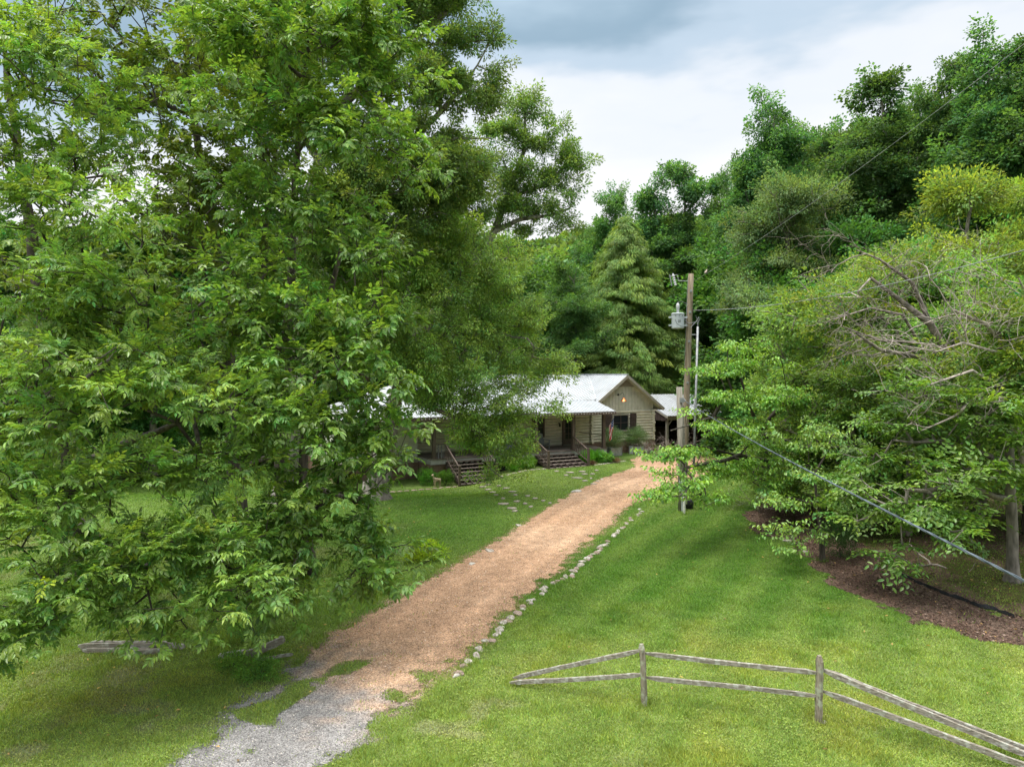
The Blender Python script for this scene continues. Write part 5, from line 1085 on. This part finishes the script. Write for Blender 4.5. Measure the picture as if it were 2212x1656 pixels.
# ------------------------------------------------------------------ utility pole and wires
def poles():
    b = onG(7.70, 31.5); top = np.array([8.04, 31.5, 10.48]); r = empty('utility_pole', b, label='tall round wooden utility pole carrying the transformer', cat='utility pole')
    m = MB(); pts = [b - b + (top - b) * t for t in np.linspace(-.03, 1, 12)]; m.tube(pts, np.linspace(.165, .12, 12), 14); m.build('pole', M['pole'], r, True)
    def at(z, off=(0, 0, 0)): t = (z - b[2]) / (top[2] - b[2]); return (top - b) * t + np.array(off)
    m = MB()
    for z in (9.7, 8.75, 7.45, 5.6): p = at(z, (-.01, -.135, 0)); m.box(p - (.05, .02, .05), p + (.05, .02, .05)); m.tube([tuple(p), tuple(p + (0, -.06, 0))], .02, 6)
    m.build('bolt_plate', M['steel'], r)
    m = MB(); p = at(10.15, (-.1, 0, 0)); m.tube([tuple(p), tuple(p + (-.45, 0, .02)), tuple(p + (-.5, 0, .3))], .018, 6); m.build('arm_bracket', M['steel'], r)
    m = MB(); q = p + np.array((-.66, -.05, .1)); m.lathe(tuple(q), [(.03, -.3)] + [(rr, -.28 + i * .05) for i in range(9) for rr in ((.035,) if i % 2 else (.07,))] + [(.03, .25)], 12, (-.25, 0, 1)); m.build('insulator', M['porcelain'], r)
    m = MB(); m.tube([tuple(q + (-.2, 0, .2)), tuple(q + (-.1, 0, -.32))], .022, 8); m.tube([tuple(q + (.12, 0, .18)), tuple(q + (-.22, 0, .1))], .012, 6); m.build('fuse_cutout', M['steel'], r)
    # conduit riser
    m = MB(); c0 = np.array((8.10, 31.3, .0)) - b; c1 = np.array((8.30, 31.3, 8.1)) - b; m.tube([c0, c1], .05, 10); cd = m.build('conduit', M['steel'], r, True)
    m = MB()
    for z in (7.75, 4.95, 2.5): pz = at(z); cz = c0 + (c1 - c0) * (z / 8.1); m.beam(pz, cz, .03, .05)
    m.build('conduit_strap', M['steel'], r)
    m = MB(); t0 = c1 + (0, 0, .0)
    for dx, dz in ((.10, .35), (.06, .42), (-.1, .5)): m.tube([tuple(t0), tuple(t0 + (dx * .2, 0, dz * .5)), tuple(t0 + (dx, -.05, dz))], .008, 5)
    m.tube([tuple(at(8.6, (-.35, -.2, -.1))), tuple(at(8.25, (-.1, -.25, 0))), tuple(at(8.3, (.25, -.15, 0))), tuple(at(8.55, (.4, -.1, 0)))], .011, 5); m.tube([tuple(at(8.4, (-.3, -.2, -.1))), tuple(at(8.05, (0, -.25, 0))), tuple(at(8.4, (.33, -.15, 0)))], .011, 5)
    m.tube([tuple(at(9.0, (-.55, 0, .2))), tuple(at(9.15, (-.4, -.1, .1))), tuple(at(9.1, (-.1, -.1, 0)))], .007, 5); m.tube([tuple(at(z, (-.135, 0, 0))) for z in (10.3, 8, 5, 2, .5)], .009, 4)
    m.build('pole_wires', M['wire'], r)
    # transformer
    tc = np.array((7.42, 31.35, 8.02)); t = empty('transformer', tc, label='pale grey can transformer bolted to the left side of the utility pole', cat='transformer')
    m = MB(); m.lathe((0, 0, 0), [(.26, 0), (.275, .02), (.275, .62), (.29, .625), (.295, .66), (.25, .69), (.1, .71)], 28); m.build('tank', M['xfmr'], t)
    m = MB(); m.lathe((0, 0, .70), [(.03, 0), (.07, .03), (.045, .07), (.07, .1), (.045, .14), (.075, .18), (.08, .34), (.06, .40), (.02, .44)], 14); m.build('bushing', M['porcelain'], t, True)
    for z in (.14, .50): m = MB(); m.box((-.40, -.05, z - .04), (.42, .05, z + .04)); m.build('mount_lug', M['xfmr'], t)
    m = MB()
    for a in (-.15, 0, .15): m.lathe((a, -.27 + abs(a) * .4, .56), [(.02, 0), (.02, .04)], 8, (0, -1, 0))
    m.tube([(-.18, -.27, .38), (-.12, -.34, .2), (.05, -.36, .08), (.3, -.25, .05)], .01, 5); m.build('terminals', M['darkmetal'], t)
    cu = bpy.data.curves.new('marking', 'FONT'); cu.body = '25'; cu.size = .14; cu.align_x = 'CENTER'; cu.extrude = .002; cu.materials.append(M['num'])
    tmp = link('tmp', cu); me = bpy.data.meshes.new_from_object(tmp.evaluated_get(bpy.context.evaluated_depsgraph_get())); bpy.data.objects.remove(tmp)
    to = link('marking', me, t, (0, -.282, .27)); to.rotation_euler = (R(90), 0, 0)
    # short pole with a board strapped to it
    b2 = onG(7.40, 30.6); s = empty('service_post', b2, label='shorter grey square-topped pole just left of the tall utility pole', cat='pole')
    m = MB(); m.tube([(.03, 0, -.2), (.0, 0, 2.5), (-.08, 0, 5.42)], [.15, .14, .135], 12); m.build('pole', M['post_grey'], s, True)
    m = MB(); m.beam((.22, -.03, .3), (.06, -.03, 4.6), .09, .06); m.build('strapped_board', M['fence'], s)
    m = MB(); m.box((-.1, -.22, 4.75), (.1, -.12, 4.95)); m.tube([(-.06, -.15, 4.9), (.15, -.25, 4.85)], .02, 6); m.build('wedge_clamp', M['steel'], s)
    m = MB(); m.box((-.11, -.2, .9), (.13, -.13, 1.35)); m.tube([(.02, -.17, 0), (.02, -.17, .9)], .03, 8); m.build('junction_box', M['xfmr'], s)
    # small white marker post
    g = G(1478, 1110); m = MB(); m.tube([(0, 0, -.2), (0, 0, .72)], .055, 12); m.lathe((0, 0, .72), [(.055, 0), (.05, .015), (.02, .02)], 12); tag(m.build('marker_post', M['beige'], None, loc=g), 'short whitish marker post in the grass below the dogwood branches', 'post')
    g2 = G(1489, 1098); m = MB(); m.tube([(0, 0, 0), (0, 0, .34), (.0, -.02, .42)], [.16, .17, .1], 14); tag(m.build('valve_dome', M['fabric'], None, True, loc=g2), 'black rounded plastic cover behind the whitish marker post', 'cover')
poles()
def wire(name, a, b, sag, r, mat, label, n=40, group=None, strands=1):
    a = np.array(a, float); b = np.array(b, float); m = MB(); root = a
    if strands == 1: b = a + (b - a) * 2 + np.array([0, 0, 8 * sag]); sag = 4 * sag; n *= 2     # the span runs on past the point sighted in the photo
    for k in range(strands):
        pts = []
        for i in range(n + 1):
            t = i / n; p = a + (b - a) * t - root; p = p + np.array([0, 0, -4 * sag * t * (1 - t)])
            if strands > 1: ph = k * 6.283 / strands + t * 340; p = p + r * 1.1 * np.array([math.cos(ph), 0, math.sin(ph)])
            pts.append(p)
        m.tube(pts, r, 6)
    return tag(m.build(name, M[mat], None, True, loc=root), label, 'cable')
wire('power_line', (8.16, 31.4, 10.15), P(2360, -20, 12.5), .25, .0065, 'wire', 'thin upper wire rising right from the top of the utility pole')
wire('power_line', (8.12, 31.4, 8.84), P(2300, 515, 16.5), .42, .0125, 'wire', 'lower sagging pale wire running right from above the transformer')
wire('service_cable', (7.5, 30.4, 4.83), (2.2 + 0 * 1, -25, 4.0), .63, .0085, 'cable', 'thick twisted dark cable sloping down to the right edge', 360, strands=3)
# dove on the wire
p0 = P(1525, 587, 29.2)
def dove():
    a = np.array((8.16, 31.4, 10.15)); b = P(2360, -20, 12.5); best = None
    for t in np.linspace(0, .3, 300):
        p = a + (b - a) * t; p[2] -= 4 * .25 * t * (1 - t); px = 1106 + p[0] / p[1] * FPX
        if best is None or abs(px - 1524) < best[0]: best = (abs(px - 1524), p)
    p = best[1]; m = MB(); r = empty('dove', p, .9, label='small brown bird perched on the upper wire near the pole', cat='bird')
    m.tube([(-.16, 0, .02), (-.10, 0, .045), (-.04, 0, .075), (.03, 0, .10), (.065, 0, .15), (.075, 0, .185), (.095, 0, .185), (.115, 0, .18)], [.012, .022, .048, .045, .026, .026, .012, .003], 10); m.build('body', M['bird'], r, True)
    m = MB(); m.tube([(.01, .015, .07), (.01, .015, .012)], .004, 5); m.tube([(.01, -.015, .07), (.01, -.015, .012)], .004, 5); m.build('legs', M['num'], r)
dove()

# ------------------------------------------------------------------ split-rail fence
def rail(mb, a, b, w=.10, h=.055, seed=0, tap=.7):
    rng = np.random.default_rng(seed); a = np.array(a, float); b = np.array(b, float); n = 14; d = b - a; d /= np.linalg.norm(d); s = np.cross(d, [0, 0, 1]) if abs(d[2]) < .99 else np.array([1., 0, 0]); s /= np.linalg.norm(s); u = np.cross(s, d); V = []
    for i in range(n + 1):
        t = i / n; e = min(1, min(t, 1 - t) * 8 + tap * .6); c = a + (b - a) * t + s * .006 * math.sin(t * 5 + seed) + u * .005 * math.sin(t * 6 + seed * 2)
        for x, y in ((-.5, -.35), (.5, -.5), (.42, .45), (-.1, .6), (-.5, .3)): V.append(c + s * h * x * e * rng.uniform(.85, 1.15) + u * w * y * e * rng.uniform(.88, 1.12))
    F = [(i * 5 + j, i * 5 + (j + 1) % 5, i * 5 + 5 + (j + 1) % 5, i * 5 + 5 + j) for i in range(n) for j in range(5)] + [(4, 3, 2, 1, 0), tuple(n * 5 + j for j in range(5))]
    mb.add(V, F)
def fence():
    p1 = G(1393, 1523); p2 = G(1769, 1561); b = (p1 + p2) / 2; b[2] = 0
    r = empty('rail_fence', b, label='weathered split-rail fence with two posts and fallen end rails', cat='fence')
    for p, h, lean in ((p1, 1.12, -.055), (p2, 1.17, .0)):
        m = MB(); rail(m, p - b + (0, 0, -.15), p - b + (lean, 0, h), .125, .105, int(h * 100), 1); m.build('fence_post', M['fencepost'], r)
    def z(p, h): return p - b + np.array([0, 0, h])
    gl = G(1100, 1480); g2 = G(1108, 1474)
    for a, c, sd in ((z(p1, .95) + (.0, 0, 0), z(p2, .86), 1), (z(p1, .52), z(p2, .47), 2), (z(g2, .09), z(p1, 1.02) + (-.03, 0, 0), 3), (z(gl, .05), z(p1, .56), 4)):
        m = MB(); rail(m, a, c, .076, .048, sd); m.build('rail', M['fence'], r)
    e1 = G(2246, 1656); e2 = G(2262, 1680)
    for a, c, sd in ((z(p2, .92) + (.05, 0, 0), z(e1, .10), 5), (z(p2, .56) + (.05, 0, 0), z(e2, .07), 6), (z(p2, .93) + (.06, .05, -.02), z(e1, .12) + (.1, .12, 0), 7)):
        m = MB(); rail(m, a, c, .088, .055, sd); m.build('rail', M['fence'], r)
fence()
# pile of old rails and broken planks
def piles():
    b = G(265, 1408)
    for i, (dx, dy, z, L, a, lab) in enumerate(((0, .1, .05, 1.9, .02, 'nearest-ground back rail'), (.05, -.05, .06, 1.8, -.03, 'front rail'), (-.1, .02, .14, 1.7, .04, 'upper rail'), (.1, .16, .13, 1.8, -.02, 'rear upper rail'), (.55, -.1, .05, 1.1, .12, 'short right rail'), (1.0, .1, .12, .7, -.25, 'short tilted end piece'))):
        m = MB(); rail(m, (-L / 2, 0, 0), (L / 2, 0, 0), .1, .07, 20 + i); o = m.build('old_rail', M['fence'], None, loc=b + (dx, dy, z), rz=a)
        tag(o, f'{lab} of the weathered pile under the pecan', 'rail', 'old rails piled under the pecan')
    b = G(520, 1420); m = MB(); rail(m, (-.45, 0, 0), (.45, .05, .05), .12, .08, 31); tag(m.build('broken_plank', M['stone_pale'], None, loc=b + (-.0, 0, .06), rz=.15), 'pale broken rail lying left in the weeds beside the drive', 'plank')
    b = G(578, 1412); m = MB(); rail(m, (-.38, 0, 0), (.36, .0, .18), .15, .10, 32, 1); tag(m.build('broken_plank', M['fence'], None, loc=b + (0, 0, .08), rz=.55), 'slanted pale plank with notches propped beside the drive', 'plank')
    b = G(585, 1425); m = MB(); rail(m, (-.35, 0, 0), (.4, 0, .02), .06, .05, 33); tag(m.build('broken_plank', M['fence'], None, loc=b + (.05, 0, .05), rz=.35), 'thin split stick below the slanted plank', 'plank')
    plant_obj('weed_clump', G(560, 1465), .5, 60, (.07, .15, .025), 65, 'dark weedy clump below the broken planks', h=.35, cat='plant')
    plant_obj('weed_clump', G(500, 1440), .4, 40, (.08, .17, .03), 66, 'low weeds in front of the pale broken rail', h=.25, cat='plant')
    plant_obj('wild_rose_bush', G(545, 1375), .6, 70, (.07, .15, .04), 67, 'small-leaved arching bush under the hickory by the planks', h=.8)
piles()
# black landscape cloth edge and roots
def cloth():
    pts = [G(*p) for p in ((1940, 1240), (1985, 1262), (2040, 1285), (2075, 1295), (2105, 1308), (2145, 1317), (2190, 1335))]; b = pts[2].copy(); w = [.03, .04, .06, .12, .16, .1, .04]; V = []; n = 28
    rng = np.random.default_rng(6)
    P_ = np.array(pts)
    for i in range(n + 1):
        t = i / n * (len(pts) - 1); k = min(int(t), len(pts) - 2); f = t - k; c = P_[k] * (1 - f) + P_[k + 1] * f; ww = (w[k] * (1 - f) + w[k + 1] * f) * rng.uniform(.7, 1.3)
        for q in (-1, -.4, .3, 1): V.append(c - b + np.array([0, q * ww, .03 + (.07 if abs(q) < .5 else 0) * rng.uniform(.4, 1.2)]))
    V = np.array(V); V2 = V - (0, 0, .015); m = MB(); F = [(i * 4 + j, i * 4 + 4 + j, i * 4 + 5 + j, i * 4 + 1 + j) for i in range(n) for j in range(3)]; m.add(V, F); m.add(V2, [f[::-1] for f in F]); tag(m.build('landscape_cloth', M['fabric'], None, loc=b), 'crumpled black landscape cloth along the mulch edge at the right', 'cloth')
    b = G(2010, 1222); m = MB(); rr = np.random.default_rng(12)
    for i in range(3): bare_branch(m, (0, 0, .06), (rr.normal(), rr.normal() * .4, .12), 1.0, .03, 1, rr, .5, (1, 3))
    tag(m.build('fallen_branch', M['dead'], None, True, loc=b), 'pale fallen branch on the mossy ground left of the beech trunk', 'branch')
    b = G(2050, 1020); m = MB(); m.tube([(0, 0, -.1), (0, 0, 1.1)], .05, 8)
    g = G(1862, 1040); tag(m.build('stake', M['post_grey'], None, loc=g), 'short grey stake standing in the grass behind the mulch bed', 'stake')
    plant_obj('dark_shrub', G(1815, 1205), .62, 160, (.03, .075, .018), 68, 'dark purplish-green shrub growing at the tip of the mulch bed', h=1.35)
cloth()

# ------------------------------------------------------------------ edging stones and flagstones
def stones():
    rng = np.random.default_rng(44); line = [np.array(p) for p in EDGE]; seg = [np.linalg.norm(line[i + 1] - line[i]) for i in range(len(line) - 1)]; Ltot = sum(seg)
    def at(s):
        for i, q in enumerate(seg):
            if s <= q: return line[i] + (line[i + 1] - line[i]) * s / q
            s -= q
        return line[-1]
    s = 0; i = 0
    looks = [('stone', 'tan'), ('stone', 'tan'), ('stone', 'tan'), ('stone_dark', 'reddish-brown'), ('stone', 'tan'), ('stone_pale', 'whitish'), ('stone_dark', 'reddish-brown')]
    while s < Ltot:
        p = at(s); sz = rng.uniform(.17, .28) * (1 if s < 14 else .9); mt, cn = looks[rng.integers(0, 7)]
        if s < 9: zone = 'in the near stretch of the edging, between the fence end and mid lawn'
        elif s < 20: zone = 'in the middle stretch of the edging beside the drive'
        else: zone = 'in the far stretch of the edging toward the white marker post'
        if i == 0: lab = 'squared pale block ending the edging row nearest the fence'; mt = 'stone_pale'
        else: lab = f'{cn} rock {zone}'
        g = onG(p[0] + rng.normal() * .05, p[1] + rng.normal() * .05)
        rock('edging_stone', g, sz, rng.uniform(0, 6.28), mt, lab, 'stone', f'{cn} edging stones' + zone[2:23] if i else None, (rng.uniform(.9, 1.35), rng.uniform(.75, 1.0), rng.uniform(.7, .95)), int(rng.integers(0, 8)))
        gap = .0 if rng.random() < .85 else rng.uniform(.05, .25)
        if s > 12 and rng.random() < .15: gap += rng.uniform(.2, .7)
        s += sz * .92 + gap; i += 1
    for (px, py, z, mt, lab) in ((1057, 1190, .34, 'stone', 'tan blocky stone alone on the left edge of the drive'), (1020, 1218, .26, 'stone_pale', 'white stone on the left edge of the drive below the tan block'), (1120, 1135, .28, 'stone', 'flat tan stone at the left drive edge near the garden path'), (1245, 1062, .5, 'stone_pale', 'long white flat stone bordering the drive by the far path'), (1382, 1100, .2, 'stone_pale', 'lone pale stone under the dogwood branches'), (1300, 1035, .25, 'stone', 'small stone where the front path meets the drive'), (1700, 1168, .3, 'stone', 'round stone at the lawn edge of the mulch bed'), (1738, 1192, .28, 'stone', 'stone just right of the round one at the mulch bed edge'), (1782, 1560 - 0, .12, 'stone_pale', 'small pinkish stone at the foot of the right fence post')):
        rock('loose_stone', G(px, py), z, rng.uniform(0, 6), mt, lab, 'stone', None, (1.3, .8, .6), int(rng.integers(0, 8)))
    # flagstones; position in the 700 px wide crop of the photo
    def zz(x, y): return G((1450 + x / 3.16) / 1.35624, (1050 + y / 3.16) / 1.35624)
    right = [(570, 1045, 55), (660, 1083, 50), (700, 1057, 80), (765, 1108, 100), (810, 1048, 70), (830, 1072, 60), (835, 1134, 60), (905, 1070, 45), (950, 1138, 36), (915, 1163, 56), (940, 1038, 40), (890, 1112, 26)]
    left = [(105, 1203, 80), (160, 1235, 80), (190, 1265, 50), (305, 1275, 44), (75, 1298, 40), (375, 1298, 60), (75, 1348, 100), (205, 1325, 60), (450, 1318, 40), (160, 1390, 100), (185, 1415, 50), (510, 1340, 30), (280, 1345, 40), (-20, 1240, 70), (-60, 1215, 60), (-110, 1190, 60), (10, 1265, 50), (330, 1375, 40), (-60, 1170, 60), (40, 1180, 40)]
    for k, (lst, lab, gp) in enumerate(((right, 'flat tan flagstone set in the grass of the path to the front steps', 'front path flagstones'), (left, 'flat tan flagstone set in the grass of the path to the leafy left steps', 'left path flagstones'))):
        for x, y, w in lst:
            g = zz(x, y); r = w / 3.16 / 2050 * g[1] / 2; n = 7; a = np.sort(rng.uniform(0, 6.283, n)) if 0 else np.arange(n) * 6.283 / n + rng.uniform(-.25, .25, n); q = rng.uniform(.75, 1.15, n)
            m = MB(); V = [(math.cos(t) * r * u * 1.05, math.sin(t) * max(r * .9, .2) * u, h) for h, sc2 in ((-.05, 1), (.045, 1)) for t, u in zip(a, q)]; m.add(V, [tuple(range(n, 2 * n)), tuple(range(n - 1, -1, -1))] + [(i, (i + 1) % n, (i + 1) % n + n, i + n) for i in range(n)])
            tag(m.build('flagstone', M['flag'], None, loc=g, rz=rng.uniform(-.3, .3)), lab, 'paving stone', gp)
    # stone lip of the planting bed in front of the porch
    bw = 0
    for k, sv_ in enumerate(np.arange(10.9, 14.2, .42)): g = hp(sv_, -1.75 + .25 * (sv_ - 11)); rock('bed_stone', g, .34, TH, 'stone', 'flat edging stone of the bed right of the front steps', 'stone', 'bed edging right of the steps', (1.2, .6, .35), k)
    for k, sv_ in enumerate(np.arange(4.0, 7.0, .42)): g = hp(sv_, -1.75); rock('bed_stone', g, .34, TH, 'stone', 'flat edging stone of the bed left of the front steps', 'stone', 'bed edging left of the steps', (1.2, .6, .35), k)
    for k, sv_ in enumerate(np.arange(-3.2, .6, .42)): g = hp(sv_, -2.25); rock('bed_stone', g, .34, TH, 'stone_dark', 'brown edging stone of the shaded bed near the deer statue', 'stone', 'bed edging by the deer statue', (1.2, .6, .4), k)
stones()

# ------------------------------------------------------------------ grass, gravel chips, leaf litter
def grass():
    rng = np.random.default_rng(90); n = 1500000
    th = rng.uniform(-.80, .80, n); r = 9.8 * (62 / 9.8) ** rng.random(n); x = r * np.sin(th); y = r * np.cos(th)
    dm = drive_mask(x, y); k = (y > 9.3) & ~((dm > .0) & (rng.random(n) > .003 + .5 * np.exp(-np.maximum(dm, 0) / (.08 + .17 * sst(19, 15, y))) + .035 * sst(.55, .8, fbm(x, y, .5, 66))))
    k &= rng.random(n) > .55 * sst(-.30, 0, dm) * sst(24, 15, y); x, y, r = x[k], y[k], r[k]; bm = bed_mask(x, y); mm = moss_mask(x, y); keep = (~bm | (rng.random(len(x)) < .03)) & (~mm | (rng.random(len(x)) < .22))
    # keep clear of the house, shed and woods
    dx = x - HA[0]; dy = y - HA[1]; s = dx * math.cos(TH) + dy * math.sin(TH); v = -dx * math.sin(TH) + dy * math.cos(TH); keep &= ~((s > -5.5) & (s < 34.2) & (v > -.3) & (v < 13)) & ~((s > -3.3) & (s < 14) & (v > -1.7) & (v < 0)); keep &= ~((y > 55) & (x > 5))
    bare = sst(.60, .72, fbm(x, y, 1.6, 31)) * sst(-3, -8, x - (y - 14) * .1) * sst(34, 26, y); thin = sst(.62, .74, fbm(x, y, .8, 77)) * sst(16, 12.5, y) * sst(3.5, -1, x); keep &= rng.random(len(x)) > np.maximum(bare * .5, thin * .55)
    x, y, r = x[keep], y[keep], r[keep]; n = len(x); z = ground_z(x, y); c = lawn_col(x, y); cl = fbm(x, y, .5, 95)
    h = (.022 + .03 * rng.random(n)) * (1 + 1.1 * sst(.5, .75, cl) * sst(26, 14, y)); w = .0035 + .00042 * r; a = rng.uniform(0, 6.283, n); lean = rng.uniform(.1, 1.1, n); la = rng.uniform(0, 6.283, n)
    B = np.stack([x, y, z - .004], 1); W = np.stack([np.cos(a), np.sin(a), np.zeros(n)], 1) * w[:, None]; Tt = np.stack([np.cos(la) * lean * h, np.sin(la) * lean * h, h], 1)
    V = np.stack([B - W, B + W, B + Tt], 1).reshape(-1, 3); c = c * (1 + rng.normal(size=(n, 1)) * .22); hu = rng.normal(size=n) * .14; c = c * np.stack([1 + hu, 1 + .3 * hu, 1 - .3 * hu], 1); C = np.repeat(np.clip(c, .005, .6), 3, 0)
    tag(link('grass', mkmesh('grass', V, [np.arange(3 * n).reshape(-1, 3)], col=C, mats=[M['grass']])), 'mown lawn grass', 'grass', kind='stuff')
    # long unmown tufts round the posts, stones and old rails
    tb = []
    for q in [G(1393, 1523), G(1769, 1561), G(1108, 1476), G(2187, 1255), G(1776, 1212), G(1478, 1110), G(265, 1408), G(520, 1420), G(578, 1412)]: tb += [(q[0], q[1])] * 140
    for (a0, b0), (a1, b1) in zip(EDGE[:-1], EDGE[1:]):
        for t in np.linspace(0, 1, 60): tb.append((a0 + (a1 - a0) * t, b0 + (b1 - b0) * t))
    tb = np.array(tb) + rng.normal(size=(len(tb), 2)) * .10; x, y = tb[:, 0], tb[:, 1]; n = len(x); z = ground_z(x, y); a = rng.uniform(0, 6.283, n); la = rng.uniform(0, 6.283, n); h = rng.uniform(.06, .17, n)
    B = np.stack([x, y, z - .004], 1); W = np.stack([np.cos(a), np.sin(a), np.zeros(n)], 1) * .009; Tt = np.stack([np.cos(la) * .6 * h, np.sin(la) * .6 * h, h], 1)
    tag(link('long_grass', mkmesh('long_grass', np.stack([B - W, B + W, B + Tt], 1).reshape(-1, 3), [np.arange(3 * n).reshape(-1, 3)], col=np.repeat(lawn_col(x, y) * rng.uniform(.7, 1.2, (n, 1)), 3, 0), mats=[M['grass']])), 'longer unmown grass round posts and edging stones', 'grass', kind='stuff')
    # clover / broad weeds
    n = 60000; th = rng.uniform(-.78, .78, n); r = 9.8 * (30 / 9.8) ** rng.random(n); x = r * np.sin(th); y = r * np.cos(th); k = (y > 9.4) & (drive_mask(x, y) < -.02) & ~bed_mask(x, y) & ~moss_mask(x, y) & (fbm(x, y, 1.1, 99) > .47); x, y, r = x[k], y[k], r[k]; n = len(x)
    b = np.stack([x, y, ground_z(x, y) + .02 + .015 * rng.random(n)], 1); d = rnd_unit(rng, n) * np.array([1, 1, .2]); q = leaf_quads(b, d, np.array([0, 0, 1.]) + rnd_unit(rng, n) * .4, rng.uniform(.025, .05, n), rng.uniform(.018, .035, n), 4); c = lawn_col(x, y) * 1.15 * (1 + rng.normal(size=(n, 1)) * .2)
    tag(link('clover', mkmesh('clover', q.reshape(-1, 3), [np.arange(4 * n).reshape(-1, 4)], col=np.repeat(np.clip(c, .01, .6), 4, 0), mats=[M['grass']])), 'clover and broad weeds in the lawn', 'clover', kind='stuff')
grass()
def chips():
    rng = np.random.default_rng(91); n = 230000; th = rng.uniform(-.6, .5, n); r = 9.8 * (46 / 9.8) ** rng.random(n); x = r * np.sin(th); y = r * np.cos(th); k = (drive_mask(x, y) > -.12) & (y > 9.3); x, y, r = x[k], y[k], r[k]; n = len(x)
    c = drive_col(x, y) * (1 + rng.normal(size=(n, 1)) * .28); pale = rng.random(n) < .10; c[pale] = np.array([.62, .55, .48]) * rng.uniform(.7, 1.1, (pale.sum(), 1)); dk = rng.random(n) < .06; c[dk] *= .55
    s = rng.uniform(.006, .013, n) * (1 + r / 26); u = np.array([[1, 0, 0], [-.5, .87, 0], [-.5, -.87, 0], [0, 0, .9]]); a = rng.uniform(0, 6.283, n); ca, sa = np.cos(a), np.sin(a)
    Vx = u[None, :, 0] * ca[:, None] - u[None, :, 1] * sa[:, None]; Vy = u[None, :, 0] * sa[:, None] + u[None, :, 1] * ca[:, None]; V = np.stack([x[:, None] + Vx * s[:, None], y[:, None] + Vy * s[:, None], (ground_z(x, y) + .010)[:, None] + u[None, :, 2] * s[:, None] * .8], -1).reshape(-1, 3); b = np.arange(n)[:, None] * 4
    F = np.concatenate([b + np.array([0, 1, 3]), b + np.array([1, 2, 3]), b + np.array([2, 0, 3])]); tag(link('gravel', mkmesh('gravel', V, [F], col=np.repeat(np.clip(c, .02, .8), 4, 0), mats=[M['gravel']])), 'loose gravel chips on the drive', 'gravel', kind='stuff')
    n = 60000; x = rng.uniform(5, 24, n); y = rng.uniform(12, 36, n); bmk = bed_mask(x, y); k = bmk | (moss_mask(x, y) & (rng.random(n) < .22)); x, y = x[k], y[k]; n = len(x); b = np.stack([x, y, ground_z(x, y) + .02 + .02 * rng.random(n)], 1); q = leaf_quads(b, rnd_unit(rng, n) * np.array([1, 1, .35]), np.array([0, 0, 1.]) + rnd_unit(rng, n) * .6, rng.uniform(.05, .12, n), rng.uniform(.02, .045, n), 4)
    c = np.array([.13, .078, .055]) * (1 + rng.normal(size=(n, 1)) * .45); pl = rng.random(n) < .12; c[pl] = np.array([.38, .28, .22]); tag(link('leaf_litter', mkmesh('leaf_litter', q.reshape(-1, 3), [np.arange(4 * n).reshape(-1, 4)], col=np.repeat(np.clip(c, .015, .6), 4, 0), mats=[M['mulch']])), 'brown bark and leaf litter on the bed', 'mulch', kind='stuff')
chips()
def fallen_leaves():
    rng = np.random.default_rng(93); n = 1500; x = rng.uniform(-14, 18, n); y = rng.uniform(10.5, 40, n); k = rng.random(n) < .12 + .6 * ((x < -3) | (x > 8)); x, y = x[k], y[k]; n = len(x)
    b = np.stack([x, y, ground_z(x, y) + .035], 1); q = leaf_quads(b, rnd_unit(rng, n) * np.array([1, 1, .2]), np.array([0, 0, 1.]) + rnd_unit(rng, n) * .4, rng.uniform(.05, .10, n), rng.uniform(.03, .05, n), 4, .2, .2)
    c = np.array([.30, .20, .09]) * rng.uniform(.5, 1.5, (n, 1)) * np.array([1, 1, .9]); tag(link('fallen_leaves', mkmesh('fallen_leaves', q.reshape(-1, 3), [np.arange(4 * n).reshape(-1, 4)], col=np.repeat(np.clip(c, .02, .6), 4, 0), mats=[M['leaf_matte']])), 'scattered dry fallen leaves on the lawn', 'leaves', kind='stuff')
fallen_leaves()
for o in sc.collection.objects:
    for k in ('used', 'H'):
        if k in o: del o[k]
print('objects', len(sc.collection.objects), 'verts', sum(len(o.data.vertices) for o in sc.collection.objects if o.type == 'MESH'))
